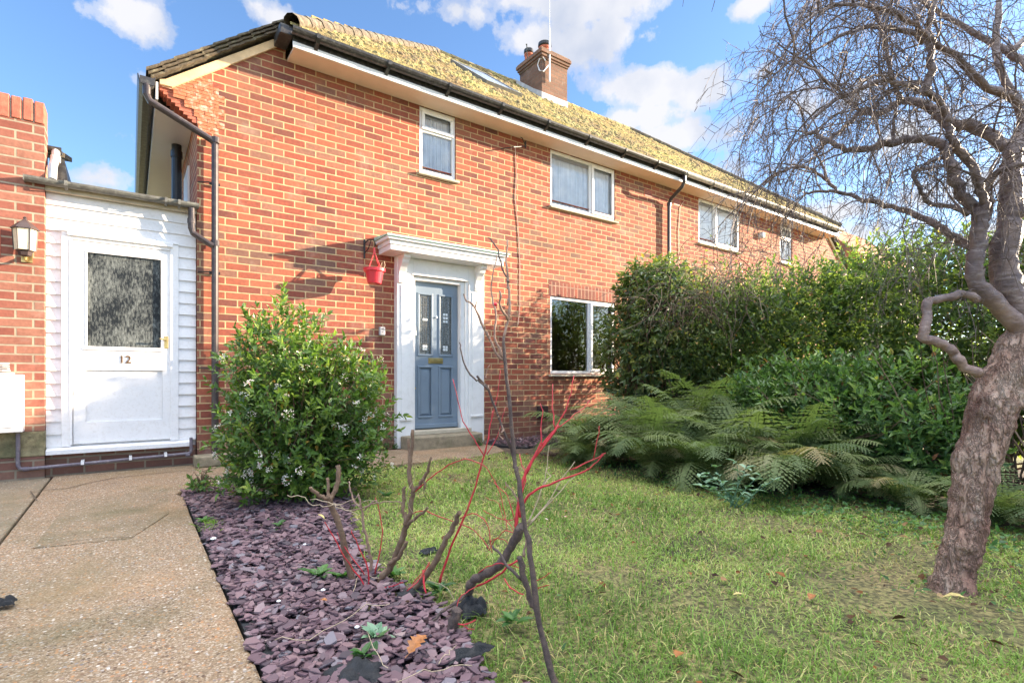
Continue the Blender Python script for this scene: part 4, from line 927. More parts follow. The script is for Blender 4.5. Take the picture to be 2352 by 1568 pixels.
# ------------------------------------------------------------------ VEGETATION
def sphpts(n,rs=RS):
    v=rs.normal(size=(n,3)); return nrm(v)
def bush(name,ells,nshoot,lps,L,Wr,mat,label,cat,group=None,stemmat='stem_wood',slen=.22,seed=1,updir=.5,root=None,inner=.35,flowers=0,ymin=None,lump=.16,zmin=.04,stemr=.004,nst=None,droop=0.,rough=.07):
    """leafy shrub: many leafy shoots through and over the crown, each with its leaves set along it"""
    rs=np.random.RandomState(seed)
    vol=np.array([e[3]*e[4]*e[5] for e in ells])**.67; idx=rs.choice(len(ells),nshoot*2,p=vol/vol.sum())
    E=np.array(ells); d=sphpts(nshoot*2,rs); lumpv=1+lump*np.sin(d[:,0]*7+idx)*np.sin(d[:,2]*6+1.3*idx)+lump*.6*np.sin(d[:,1]*13+2)*np.sin(d[:,2]*11)
    rad=np.where(rs.rand(nshoot*2)<inner,rs.uniform(.35,.85,nshoot*2),rs.normal(.97,rough,nshoot*2))*lumpv
    Pp=E[idx,:3]+d*rad[:,None]*E[idx,3:6]
    ok=Pp[:,2]>zmin
    # drop those well inside another ellipsoid
    for j,e in enumerate(ells):
        q=(((Pp-np.array(e[:3]))/np.array(e[3:6]))**2).sum(1); ok&=~((q<.30)&(rs.rand(len(q))<.8))
    Pp=Pp[ok][:nshoot]; d=d[ok][:nshoot]; idx=idx[ok][:nshoot]; n=len(Pp)
    ax=nrm(d*np.array([1,1,.8])+np.array([0,0,updir])+rs.normal(0,.28,(n,3)))
    k=lps; t=np.linspace(0,1,k)[None,:,None]
    sl=(slen*rs.uniform(.6,1.3,n))[:,None,None]
    base=Pp[:,None]-ax[:,None]*sl*(1-t)
    e1=nrm(np.cross(ax,[.3,.2,1])); e2=np.cross(ax,e1)
    ph=rs.uniform(0,6.28,(n,1,1))+np.arange(k)[None,:,None]*2.4+rs.normal(0,.3,(n,k,1))
    rad_=np.cos(ph)*e1[:,None]+np.sin(ph)*e2[:,None]
    ld=rad_*(1.1-.55*t)+ax[:,None]*(.25+.75*t)+np.array([0,0,-droop])
    nn_=ax[:,None]*1.0-rad_*.3+np.array([0,0,.5])+rs.normal(0,.25,(n,k,3))
    base=base.reshape(-1,3); ld=ld.reshape(-1,3); nn_=nn_.reshape(-1,3); m=len(base)
    Ls=L*rs.uniform(.55,1.15,m); 
    rn=np.clip(np.repeat(rs.beta(2,2.4,n),k)*.75+rs.normal(.08,.10,m)+np.tile(np.linspace(0,.12,k),n),0,.93); rn=np.where(rs.rand(m)<.012,rs.uniform(.94,1,m),rn)
    V,Fc,r=leafset(base,ld,nn_,Ls,Ls*Wr,rn)
    if root is None: root=(E[:,0].mean(),E[:,1].mean(),0)
    o=empty(name,root,label,cat,group)
    npmesh('foliage',V,[Fc],r,mat,o)
    # stems
    st=MB(); cnt=nst or min(n,260); ii=rs.choice(n,cnt,replace=False)
    for i in ii:
        a=Vector(root)+Vector((rs.normal(0,.07*E[:,3].max()),rs.normal(0,.07*E[:,4].max()),0)); b_=Vector(Pp[i])
        if (b_-a).length>1.6:
            e=E[idx[i]]; a=Vector((e[0]+rs.normal(0,.15*e[3]),e[1]+rs.normal(0,.15*e[4]),0))
        mid=a.lerp(b_,.5)+Vector((rs.normal(0,.07),rs.normal(0,.07),rs.uniform(.02,.15)))
        st.tube([a,a.lerp(mid,.6)+Vector((0,0,.04)),mid,b_],[stemr*1.8,stemr*1.4,stemr,stemr*.5],4,False)
    st.build('stems',stemmat,o)
    return o,Pp,ax,rs
# --- flowering shrub in front of the house
vo,Pp,ax,rs=bush('flowering_shrub',[(1.10,-2.36,.58,.54,.52,.54),(.96,-2.35,1.04,.42,.42,.46),(1.36,-2.40,.75,.44,.42,.47),(.82,-2.45,.55,.36,.38,.42),(1.12,-2.45,.28,.54,.42,.26)],1900,9,.062,.54,'leaf_viburnum',
   'rounded evergreen shrub dotted with white flower heads on the slate bed','shrub',seed=5,root=(1.02,-2.38,0),slen=.16,updir=.6,lump=.17,zmin=.03,rough=.13)
# flower heads: flat clusters of tiny blooms
fv=[];ff=[];fr_=[]; cand=[i for i in range(len(Pp)) if (Pp[i][2]<1.12 and (Pp[i][0]-1.02)*(-.3)+(Pp[i][1]+2.38)*(-.9)>.20)]
rs.shuffle(cand); fl_=MB(); fs_=MB()
c2=[i for i in range(len(Pp)) if Pp[i][0]>1.25 and Pp[i][2]<1.25 and Pp[i][1]<-2.3]; rs.shuffle(c2)
for i in list(cand[:36])+list(c2[:30]):
    c=Vector(Pp[i])+Vector(ax[i])*.02; a=Vector(ax[i]); e1=a.cross(Vector((.2,.5,1))).normalized(); e2=a.cross(e1)
    hr=rs.uniform(.024,.044)
    for _ in range(int(rs.uniform(16,36))):
        q=rs.uniform(0,1)**.5*hr; t=rs.uniform(0,6.28); p=c+e1*(q*math.cos(t))+e2*(q*math.sin(t))+a*(rs.uniform(.0,.018)-q*.3)
        s_=rs.uniform(.0035,.0065); fl_.rv=min(1,max(0,rs.beta(1.4,3)+(.5 if rs.rand()<.08 else 0)))
        v=[p+e1*s_,p+e2*s_,p-e1*s_,p-e2*s_,p+a*s_*.8]; fl_.add(v,[(0,1,4),(1,2,4),(2,3,4),(3,0,4)])
    fs_.tube([c-a*.06,c],.0018,3)
fl_.build('flower_heads','flower_white',vo,attr=True); fs_.build('flower_stalks','stem_red',vo)
rs=np.random.RandomState(91); n=260; c=G(478,1212); az_=rs.uniform(0,6.28,n); ln=rs.uniform(.2,1.3,n); L=rs.uniform(.025,.06,n)
V,Fc,r=leafset(np.stack([c.x+.015+rs.normal(0,.022,n),c.y+rs.normal(0,.07,n),np.full(n,.0)],-1),np.stack([np.cos(az_)*np.sin(ln),np.sin(az_)*np.sin(ln),np.cos(ln)],-1),np.stack([-np.cos(az_),-np.sin(az_),np.ones(n)],-1),L,L*.09,rs.uniform(.25,.6,n))
tag(npmesh('grass_tuft',V,[Fc],r,'grass_blade'),'bright green grass tuft on the edge between concrete path and slate','grass tuft')
# --- seedling shrub at the path edge
bush('seedling_shrub',[(.46,-1.80,.12,.10,.09,.10)],16,8,.055,.5,'leaf_laurel','small glossy seedling growing at the corner of path and slate','plant',seed=9,root=(.46,-1.8,0),slen=.07,zmin=.02,stemr=.003)
# --- camellia like shrub by the window
bush('camellia_shrub',[(6.05,-1.75,1.30,.62,.80,1.15),(5.95,-2.15,1.60,.55,.6,.78),(6.55,-1.6,1.38,.7,.7,1.08),(6.0,-1.8,2.15,.48,.55,.50)],2200,8,.105,.50,'leaf_camellia',
   'tall glossy evergreen shrub standing against the right of the ground floor window','shrub',seed=12,root=(6.1,-1.8,0),slen=.20,updir=.2,droop=.35,lump=.12,inner=.25,stemr=.009,nst=170)
# --- dead climber tangle hanging over
tg=empty('dead_climber',(6.0,-2.9,0),'brown tangle of dead climber stems draped between the two big shrubs','climber')
tw=MB(); rs=np.random.RandomState(4)
for i in range(340):
    a=Vector((5.75+rs.normal(0,.28),-2.85+rs.normal(0,.38),1.95+rs.normal(0,.22))); tw.rv=rs.rand(); pts=[a]; d=Vector((rs.normal(-.3,.5),rs.normal(-.2,.6),rs.normal(-.1,.5))).normalized()
    for k in range(6):
        d=(d+Vector((rs.normal(0,.28),rs.normal(0,.28),-.22+rs.normal(0,.2)))).normalized(); a=a+d*rs.uniform(.06,.14); pts.append(a)
    tw.tube(pts,[.0045,.004,.004,.003,.003,.002,.0015],3,False)
tw.build('dead_stems','twig_dead',tg,attr=True)
n=2600; cc_=np.stack([5.72+rs.normal(0,.30,n),-2.9+rs.normal(0,.40,n),1.72+rs.normal(0,.28,n)],-1)
V,Fc,r=leafset(cc_,sphpts(n,rs)+np.array([0,0,-.4]),sphpts(n,rs),rs.uniform(.025,.06,n),rs.uniform(.015,.035,n),np.clip(rs.normal(.62,.2,n),0,1))
npmesh('withered_leaves',V,[Fc],r,'leaf_camellia',tg)
# --- evergreen hedge between the gardens
HE=[];rs=np.random.RandomState(21)
for i in range(17):
    y=-2.6-i*.42; HE.append((6.15+rs.normal(0,.10),y,1.30+rs.normal(0,.06),.62,.50,(1.0 if i>3 else .74+.05*i)+rs.normal(0,.05)))
bush('evergreen_hedge',HE,15500,8,.072,.5,'leaf_hedge','long tall leafy hedge running down the right side of the lawn','hedge',seed=22,root=(6.1,-5.2,0),slen=.18,updir=.35,lump=.12,inner=.28,stemr=.006,nst=200)
HB=[(7.25,-.75,1.45,.55,.55,1.22),(7.2,-1.35,1.45,.55,.6,1.20),(7.15,-2.0,1.40,.5,.6,1.1),(7.1,-2.7,1.35,.5,.6,1.0)]
bush('privet_bush',HB,3600,8,.066,.5,'leaf_hedge','leafy bush behind the tangle of dead climber near the house','shrub',seed=25,root=(6.95,-2.0,0),slen=.20,lump=.14,stemr=.008)
# --- lower laurel in front
bush('laurel_bush',[(5.30,-4.35,.62,.42,.60,.52),(5.3,-4.95,.60,.42,.55,.52),(5.45,-3.75,.66,.36,.45,.46),(5.1,-5.3,.42,.30,.4,.38)],1800,9,.085,.46,'leaf_laurel',
   'lower bright green leafy bush growing in front of the hedge behind the ferns','shrub',seed=31,root=(5.15,-4.5,0),slen=.17,updir=.5,lump=.16,inner=.25,stemr=.006,nst=120)
# bare brown stems at the far right
bs=empty('bare_stems',(5.2,-6.2,0),'thicket of bare brown stems behind the trunk of the crooked tree','thicket'); tw=MB()
for i in range(150):
    a=Vector((5.35+rs.normal(0,.22),-6.15+rs.normal(0,.45),0)); tw.rv=rs.rand(); pts=[a]; d=Vector((rs.normal(0,.25),rs.normal(0,.3),1)).normalized()
    for k in range(6): d=(d+Vector((rs.normal(0,.16),rs.normal(0,.16),0))).normalized(); a=a+d*rs.uniform(.15,.3); pts.append(a)
    tw.tube(pts,[.009,.008,.007,.006,.004,.003,.002],4,False)
tw.build('stems','twig_dead',bs,attr=True)

# --- ferns -----------------------------------------------------------
def frond(rs,L,az,el0,curl,npin=34,wmax=.27,r=.4):
    """arrays for one frond starting at the origin"""
    N=14; p=np.zeros(3); pts=[p.copy()]; ang=el0
    h=np.array([math.cos(az),math.sin(az),0])
    for i in range(N): ang-=curl/N*(.5+1.3*i/N); p=p+(h*math.cos(ang)+np.array([0,0,1])*math.sin(ang))*L/N; pts.append(p.copy())
    pts=np.array(pts); tng=nrm(np.gradient(pts,axis=0)); side=np.array([-math.sin(az),math.cos(az),0.])
    Vs=[];Fs=[];k=0
    # rachis as thin ribbon
    nn_=np.cross(side[None],tng)
    w_=.0035*L/.6
    for i in range(N):
        a,b_=pts[i],pts[i+1]; Vs+= [a-side*w_,a+side*w_,b_+side*w_,b_-side*w_]; Fs.append((k,k+1,k+2,k+3)); k+=4
    T=5
    for s in (-1,1):
        for j in range(npin):
            t=.14+.84*j/npin; f=t*N; i=int(f); fr=f-i; c=pts[i]*(1-fr)+pts[min(i+1,N)]*fr; tg_=tng[i]; up=nn_[i]
            pl=L*wmax*(math.sin(math.pi*min(1,(t-.05)*1.0)**.72)**.9)*rs.uniform(.85,1.05)+.006
            d=side*s*1.0+tg_*(.30+.35*t)-np.array([0,0,1])*.18+up*rs.normal(0,.12); d/=np.linalg.norm(d)
            wv=np.cross(up,d); hw=L*.84/npin*.66
            droop=np.array([0,0,-1])*pl*.16
            for q in range(T):
                a=c+d*pl*q/T+droop*(q/T)**2; b_=c+d*pl*(q+1)/T+droop*((q+1)/T)**2; ww=hw*(1-.8*q/T)
                m_=a*.35+b_*.65
                Vs+=[a,b_,m_+wv*ww,m_-wv*ww]; Fs+=[(k,k+1,k+2,k+2),(k,k+3,k+1,k+1)]; k+=4
    Vs=np.array(Vs); return Vs,Fs,np.full(len(Vs),r)
def fern_mesh(seed,nf,L):
    rs=np.random.RandomState(seed); VV=[];T3=[];T4=[];RR=[];k=0
    for i in range(nf):
        az=2*math.pi*i/nf+rs.normal(0,.25); V,Fs,r=frond(rs,L*rs.uniform(.6,1.1),az,rs.uniform(1.0,1.5),rs.uniform(1.0,2.2),r=float(np.clip(rs.beta(2,3)+.0,0,.93)))
        V=V+np.array([rs.normal(0,.03),rs.normal(0,.03),0]); VV.append(V); RR.append(np.clip(r+rs.normal(0,.05,len(r)),0,1))
        for f in Fs:
            if f[2]==f[3]: T3.append([x+k for x in f[:3]])
            else: T4.append([x+k for x in f])
        k+=len(V)
    return np.concatenate(VV),[np.array(T3),np.array(T4)],np.concatenate(RR)
FERN=[]
spots=[(4.35,-2.55,.80),(4.85,-2.35,1.05),(4.55,-3.05,1.05),(5.15,-2.85,1.2),(4.15,-3.35,.85),(4.85,-3.45,1.2),(4.30,-3.85,.90),(5.25,-3.35,1.25),(4.75,-4.0,1.05),(4.45,-4.45,.88),(5.55,-2.35,.95),(4.75,-4.75,.62),(4.62,-5.25,.50),(4.55,-5.75,.50),(4.5,-6.3,.45),(5.2,-3.9,.9),(4.05,-2.45,.6),(4.95,-4.35,1.0),(4.55,-2.0,.95),(5.05,-3.15,1.15)]
lab=['leftmost fern of the clump, beside the slate bed under the window','tall fern just below the ground floor window','arching fern with long fronds at the front left of the clump','high fern close against the camellia shrub','low fern leaning out over the lawn edge','big fern in the middle of the fern clump','drooping fern right behind the pale thistle','fern reaching up below the dead climber','fern at the right shoulder of the clump','fern overhanging the dark ground right of the thistle','rearmost fern of the clump by the brick wall','small fern under the laurel bush','fern with a single broad frond left of the crooked trunk','small fern just behind the crooked trunk','fern at the right edge behind the crooked trunk','fern half hidden under the laurel leaves','little brownish fern at the far left end of the clump','tall fern standing just in front of the laurel bush','fern at the back left corner below the window sill','tallest fern in the heart of the clump']
base=[]
for s_ in range(3):
    V,Fc,r=fern_mesh(40+s_,25,.95); base.append((V,Fc,r))
for i,(x,y,s_) in enumerate(spots):
    if i<3:
        V,Fc,r=base[i]; o=npmesh('fern',V,Fc,r,'leaf_fern',origin=(0,0,0)); FERN.append(o)
    else: o=FERN[i%3].copy(); COL.objects.link(o)
    o.location=(x,y,-.01); o.rotation_euler=(0,0,i*1.7); o.rotation_euler.x=.06*math.sin(i*2.3); o.scale=(s_*1.12,s_*1.12,s_*1.12)
    tag(o,lab[i],'fern','ferns at the foot of the hedge')
# --- ground cover under the hedge
n=5200; rs=np.random.RandomState(77); X=rs.uniform(3.6,5.9,n); Y=rs.uniform(-6.9,-2.0,n); k=(X>3.75+.10*(Y+4.0)+rs.normal(0,.16,n)); X=X[k];Y=Y[k];n=len(X)
V,Fc,r=leafset(np.stack([X,Y,LZ(X,Y)+rs.uniform(.005,.05,n)],-1),np.stack([rs.normal(size=n),rs.normal(size=n),rs.uniform(-.1,.6,n)],-1),np.stack([rs.normal(0,.3,n),rs.normal(0,.3,n),np.ones(n)],-1),rs.uniform(.02,.05,n),rs.uniform(.018,.04,n),rs.rand(n))
tag(npmesh('ground_cover',V,[Fc],r,'weed_leaf'),'dark green weeds and ivy carpeting the shady ground below the ferns','ground cover',kind='stuff')
# weeds through the lawn and slate
n=1900; X=rs.uniform(.5,4.2,n); Y=rs.uniform(-6.6,-1.5,n); m_=fbm(X,Y,4.,5); k=(m_>.55)|((np.hypot(X-3.0,Y+5.75)<.42)&(rs.rand(n)<.9)); X=X[k];Y=Y[k];n=len(X)
V,Fc,r=leafset(np.stack([X,Y,LZ(X,Y)+.01+rs.uniform(0,.02,n)],-1),np.stack([rs.normal(size=n),rs.normal(size=n),rs.uniform(.1,.8,n)],-1),np.stack([rs.normal(0,.3,n),rs.normal(0,.3,n),np.ones(n)],-1),rs.uniform(.018,.045,n),rs.uniform(.010,.022,n),rs.rand(n))
tag(npmesh('weeds',V,[Fc],r,'weed_leaf'),'broad leaved weeds and clover growing through the lawn','weeds',kind='stuff')
# lobed leaf weeds in the slate, each a plant
def rosette(name,c,nl,L,W_,mat,label,cat,seed,el=.45,z0=.02):
    rs=np.random.RandomState(seed); az_=np.linspace(0,6.28,nl,endpoint=False)+rs.normal(0,.3,nl); e=rs.normal(el,.2,nl)
    d=np.stack([np.cos(az_)*np.cos(e),np.sin(az_)*np.cos(e),np.sin(e)],-1); Ls=L*rs.uniform(.6,1.1,nl)
    V,Fc,r=leafset(np.tile(np.array([c[0],c[1],z0]),(nl,1))+rs.normal(0,.008,(nl,3))*[1,1,.3],d,np.stack([-np.cos(az_)*.5,-np.sin(az_)*.5,np.ones(nl)],-1),Ls,Ls*W_,rs.rand(nl))
    o=npmesh(name,V,[Fc],r,mat,origin=(c[0],c[1],0)); return tag(o,label,cat)
for j,(px,py,nl,L,lb) in enumerate([(735,1330,9,.10,'broad leaved seedling between the cut stumps at the slate edge'),(865,1478,12,.07,'pale green rosette weed in the front of the slate bed'),(835,1520,10,.06,'small clover like weed beside the orange oak leaf'),(900,1330,14,.08,'leafy green weed among the red stems'),(1010,1365,14,.08,'green seedling by the foot of the black stump'),(1180,1440,10,.07,'grey green weed in the long grass by the sapling'),(640,1215,8,.06,'tiny weed tucked below the flowering shrub'),(890,1145,8,.10,'glossy sprout at the right foot of the flowering shrub'),(785,1335,10,.07,'low weed left of the tall pruned stump'),(470,1205,10,.06,'green tuft at the edge of the concrete path')]):
    v=G(px,py); rosette('weed_plant',(v.x,v.y),nl,L,.6,'weed_leaf' if j!=1 else 'leaf_thistle',lb,'weed',100+j)
v=G(885,1032); bush('wall_weeds',[(2.75,-.07,.03,.16,.05,.05)],30,6,.03,.6,'weed_leaf','low weeds at the foot of the wall left of the doorstep','weeds',seed=3,root=(2.75,-.07,0),slen=.03,zmin=.005,stemr=.001)
bush('step_weed',[(3.95,-.45,.03,.06,.05,.06)],14,6,.03,.6,'weed_leaf','small weed growing in front of the right end of the doorstep','weed',seed=6,root=(3.95,-.45,0),slen=.03,zmin=.005,stemr=.001)
# pale thistle plant
tc_=G(1700,1165); th_=empty('thistle_plant',(tc_.x,tc_.y,0),'pale grey green leafy weed standing out in front of the dark ferns','weed'); rs=np.random.RandomState(8)
VV=[];FF=[];RR=[];k0=0; st=MB()
for i in range(9):
    a=Vector((tc_.x+rs.normal(0,.03),tc_.y+rs.normal(0,.03),0)); d=Vector((rs.normal(-.1,.5),rs.normal(0,.5),.9)).normalized(); pts=[a]
    for q in range(5): d=(d+Vector((rs.normal(0,.15),rs.normal(0,.15),-.02))).normalized(); a=a+d*.065; pts.append(a)
    st.tube(pts,[.004,.004,.003,.003,.002,.0015],4,False)
    for q in range(1,6):
        for w_ in range(3):
            t=rs.uniform(0,6.28); dd=np.array([[math.cos(t),math.sin(t),rs.uniform(-.1,.6)]]); L=rs.uniform(.04,.085)
            V,Fc,r=leafset(np.array([pts[q]]),dd,np.array([[-math.cos(t)*.4,-math.sin(t)*.4,1]]),[L],[L*.55],[rs.rand()]); VV.append(V);FF.append(Fc+k0);RR.append(r);k0+=len(V)
npmesh('leaves',np.concatenate(VV),[np.concatenate(FF)],np.concatenate(RR),'leaf_thistle',th_); st.build('stems','leaf_thistle',th_,attr=True)

def mossy():
    n=15000; rs=np.random.RandomState(17); Y=Y0+.03+(Y1-Y0-.08)*rs.rand(n)**1.15; X=rs.uniform(1.6,15.2,n); X=np.where(rs.rand(n)<.6,rs.uniform(1.6,8.6,n),X)
    k=(X>XL+(Y-Y0)+.1)&(X<HX-XL-(Y-Y0)-.1)&~((X>4.9)&(X<5.8)&(Y>.9)&(Y<2.3))&~((X>7.3)&(X<8.3)&(Y>2.35)); X=X[k];Y=Y[k]
    m=fbm(X,Y,4.,71); k=rs.rand(len(X))<np.clip(.45+.6*m,.1,1); X=X[k];Y=Y[k]; n=len(X)
    r=rs.gamma(4,.007,n).clip(.01,.07); Z=rz_front(Y)+.012; K=6; th_=np.linspace(0,6.283,K,endpoint=False)[None]+rs.uniform(0,6,(n,1)); rr=r[:,None]*rs.uniform(.7,1.3,(n,K))
    bx_=X[:,None]+rr*np.cos(th_); dy=rr*np.sin(th_)*.8; by_=Y[:,None]+dy; bz=Z[:,None]+dy*SL
    low=np.stack([bx_,by_,bz],-1); up=np.stack([X[:,None]+(bx_-X[:,None])*.65,Y[:,None]+dy*.65-.15*r[:,None],Z[:,None]+dy*.65*SL+r[:,None]*.55],-1); top=np.stack([X,Y-.25*r,Z+r*.78],-1)[:,None]
    V=np.concatenate([low,up,top],1).reshape(-1,3); b0=np.arange(n)*(2*K+1); q=[];t=[]
    for i in range(K):
        j=(i+1)%K; q.append(np.stack([b0+i,b0+j,b0+K+j,b0+K+i],-1)); t.append(np.stack([b0+K+i,b0+K+j,b0+2*K],-1))
    o=npmesh('moss',V,[np.concatenate(q),np.concatenate(t)],None,'roof_moss',roof); o['kind']='stuff'
Y0,Y1=-.40,RY
mossy()
# --- crooked bare tree -------------------------------------------------
def smoothpath(pts,rs_,sub=4):
    """Catmull-Rom through points"""
    P_=[Vector(p) for p in pts]; out=[];ro=[]
    for i in range(len(P_)-1):
        p0=P_[max(i-1,0)];p1=P_[i];p2=P_[i+1];p3=P_[min(i+2,len(P_)-1)]
        for k in range(sub):
            t=k/sub; out.append(.5*((2*p1)+(-p0+p2)*t+(2*p0-5*p1+4*p2-p3)*t*t+(-p0+3*p1-3*p2+p3)*t**3)); ro.append(rs_[i]*(1-t)+rs_[i+1]*t)
    out.append(P_[-1]); ro.append(rs_[-1]); return out,ro
def limb(spec,t0,t1,r0,r1):
    n=len(spec); pts=[P(x,y,t0+(t1-t0)*i/(n-1)) for i,(x,y) in enumerate(spec)]
    return pts,[r0+(r1-r0)*i/(n-1) for i in range(n)]
tree=empty('crooked_tree',tuple(P(2190,1342,2.41)),'gnarled weeping tree with rough leaning trunk and bare twigs at right','tree')
px=[(2186,1372,.100),(2190,1335,.094),(2202,1270,.080),(2220,1190,.079),(2238,1110,.079),(2258,1030,.083),(2276,960,.092),(2298,905,.101),(2324,850,.098),(2352,800,.098),(2385,750,.088)]
pts=[P(x,y,2.42+.0002*max(0,x-2250)) for x,y,_ in px]; pts,rr=smoothpath(pts,[q[2]*.90 for q in px],5)
tb=MB(); SD=28; rs=np.random.RandomState(2)
tb.tube(pts,rr,SD,True)
trunk=tb.build('trunk','bark_rough',tree,smooth=True)
me=trunk.data; a_=np.empty(len(me.vertices)*3,np.float32); me.vertices.foreach_get('co',a_); a_=a_.reshape(-1,3)
cen=np.repeat(np.array([tuple(p-wloc(trunk)) for p in pts]),SD,0); d=a_-cen; ang=np.tile(np.arange(SD)*2*math.pi/SD,len(pts)); hh=np.repeat(np.arange(len(pts)),SD)
k_=1+.07*np.sin(3*ang+hh*.16)+.05*np.sin(7*ang+hh*.35)+.035*np.sin(13*ang-hh*.5)+rs.normal(0,.014,len(ang)); flare=1+.16*np.exp(-hh/3.)*(.5+.5*np.sin(4*ang+1)); a_=cen+d*(k_*flare)[:,None]
me.vertices.foreach_set('co',a_.ravel().astype(np.float32)); me.update()
sd_=trunk.modifiers.new('sub','SUBSURF'); sd_.levels=1; sd_.render_levels=2
tx=bpy.data.textures.new('bark','CLOUDS'); tx.noise_scale=.045; tx.noise_depth=4
dm=trunk.modifiers.new('bark','DISPLACE'); dm.texture=tx; dm.strength=.030; dm.mid_level=.5; dm.texture_coords='LOCAL'
tx2=bpy.data.textures.new('gnarl','CLOUDS'); tx2.noise_scale=.20; tx2.noise_depth=1
dm2=trunk.modifiers.new('gnarl','DISPLACE'); dm2.texture=tx2; dm2.strength=.065; dm2.mid_level=.5; dm2.texture_coords='LOCAL'
LIMBS=[
 ([(2352,790),(2334,744),(2290,700),(2246,656),(2235,608),(2246,564),(2249,520),(2251,485)],2.44,2.46,.040,.030,'B'),
 ([(2251,490),(2229,472),(2192,414),(2178,359),(2163,333),(2105,319),(2050,326),(1995,341),(1943,344),(1899,322),(1874,308),(1850,300)],2.46,2.75,.028,.009,'B1'),
 ([(2249,500),(2262,470),(2251,439),(2233,384),(2207,348),(2185,319),(2174,278),(2167,245),(2145,223),(2119,212),(2079,194),(2031,187),(1984,201),(1943,220),(1914,234),(1870,270)],2.45,2.25,.020,.007,'B2'),
 ([(2123,216),(2137,165),(2134,110),(2137,55),(2148,0),(2160,-80),(2150,-180)],2.33,2.30,.017,.008,'B3'),
 ([(2385,770),(2345,715),(2309,656),(2303,590),(2320,517),(2321,476),(2324,403),(2328,348),(2352,300),(2395,220),(2430,120),(2450,0),(2440,-140),(2470,-260)],2.46,2.66,.066,.012,'C'),
 ([(2322,345),(2280,315),(2233,293),(2178,282),(2141,253),(2105,234),(2068,234),(2017,264),(1980,256),(1930,300),(1890,330)],2.58,2.95,.032,.008,'C1'),
 ([(2328,330),(2352,270),(2300,170),(2290,90),(2295,0),(2290,-100)],2.60,2.75,.022,.010,'C2'),
 ([(2246,590),(2236,571),(2193,546),(2141,513),(2097,491),(2031,472),(1969,454),(1918,439),(1880,440),(1848,447)],2.48,3.15,.022,.006,'D'),
 ([(1922,440),(1902,417),(1870,390),(1840,385),(1800,392),(1765,408),(1735,440),(1700,470)],3.12,3.35,.010,.004,'D1'),
 ([(1902,417),(1888,380),(1872,350)],3.13,3.15,.009,.004,'D2'),
 ([(2225,492),(2203,480),(2141,465),(2112,432),(2101,399),(2130,385),(2170,380)],2.47,2.40,.013,.005,'E1'),
 ([(2251,440),(2288,399),(2317,385),(2352,377),(2420,350)],2.46,2.30,.016,.010,'E2'),
 ([(2246,689),(2213,674),(2173,685),(2129,693),(2133,722),(2122,773),(2159,788),(2188,806),(2206,832),(2250,858)],2.40,2.34,.017,.022,'F'),
 ([(2350,300),(2330,230),(2250,190),(2200,130),(2120,90),(2040,60),(1960,70),(1900,100)],2.60,2.30,.022,.006,'G'),
 ([(2400,210),(2352,150),(2300,110),(2230,70),(2160,30),(2080,-20),(2000,-40),(1900,-30)],2.60,3.05,.020,.006,'H'),
 ([(2145,100),(2100,60),(2050,30),(1980,10),(1900,20),(1840,60)],2.31,2.15,.012,.005,'I'),
 ([(2068,234),(2050,180),(2035,120),(2020,60),(2010,0),(2020,-60)],2.70,2.80,.012,.006,'J'),
 ([(2352,270),(2420,230),(2500,220),(2580,260),(2640,330)],2.60,2.4,.030,.010,'K'),
 ([(2320,120),(2400,60),(2500,50),(2600,90)],2.7,2.9,.020,.008,'L'),
 ([(2050,326),(2056,280),(2050,235),(2030,200)],2.62,2.60,.009,.004,'M'),
 ([(1943,220),(1900,190),(1860,150),(1820,140),(1780,170)],2.27,2.15,.007,.003,'N'),
 ([(1980,256),(1930,220),(1880,200),(1820,215),(1780,250)],2.85,3.05,.007,.003,'O'),
 ([(2251,560),(2262,520),(2275,480),(2270,430),(2280,380)],2.52,2.6,.012,.006,'Q'),
]
lm=[];SM=[]
for (spec,t0,t1,r0,r1,nm) in LIMBS:
    p_,r_=limb(spec,t0,t1,r0,r1); p_,r_=smoothpath(p_,r_,4)
    rs=np.random.RandomState(len(spec)*7+ord(nm[0])); p_=[p+Vector(rs.normal(0,.004,3)) if 0<i<len(p_)-1 else p for i,p in enumerate(p_)]; r_=[r*rs.uniform(.9,1.12) for r in r_]
    b_=MB(); b_.tube(p_,r_,12 if r0>.02 else 8,True)
    b_.build('branch','bark_smooth',tree,smooth=True); SM.append((p_,r_,nm))
# twigs: drooping, dense, with short spurs
tw=MB(); rs=np.random.RandomState(33); tips=0
def grow(a,d,L,r,level,down):
    n=max(3,int(L/.055)); pts=[a]; dirs=[d]
    for k in range(n):
        d=(d+Vector((rs.normal(0,.17),rs.normal(0,.17),rs.normal(0,.14)-down*(k+1)/n)) ).normalized(); a=a+d*(L/n); pts.append(a); dirs.append(d)
    tw.tube(pts,[r*(1-.75*i/n) for i in range(n+1)],4 if level==1 else 3,False)
    if level==1:
        for k in range(1,n+1):
            for _ in range(2 if rs.rand()<.55 else 1):
                dd=(dirs[k]*.5+Vector((rs.normal(0,.6),rs.normal(0,.6),rs.normal(-.15,.5)))).normalized(); grow(pts[k],dd,rs.uniform(.10,.36),.0017,2,.6)
    elif level==2:
        for k in range(1,n+1):
            if rs.rand()<.75:
                dd=(dirs[k]*.5+Vector(rs.normal(0,.7,3))).normalized(); q=rs.uniform(.015,.06); tw.tube([pts[k],pts[k]+dd*q],[.0015,.0009],3,False)
UPV=Vector((0,0,1)); LEFT=Vector((-C_,S_,0))
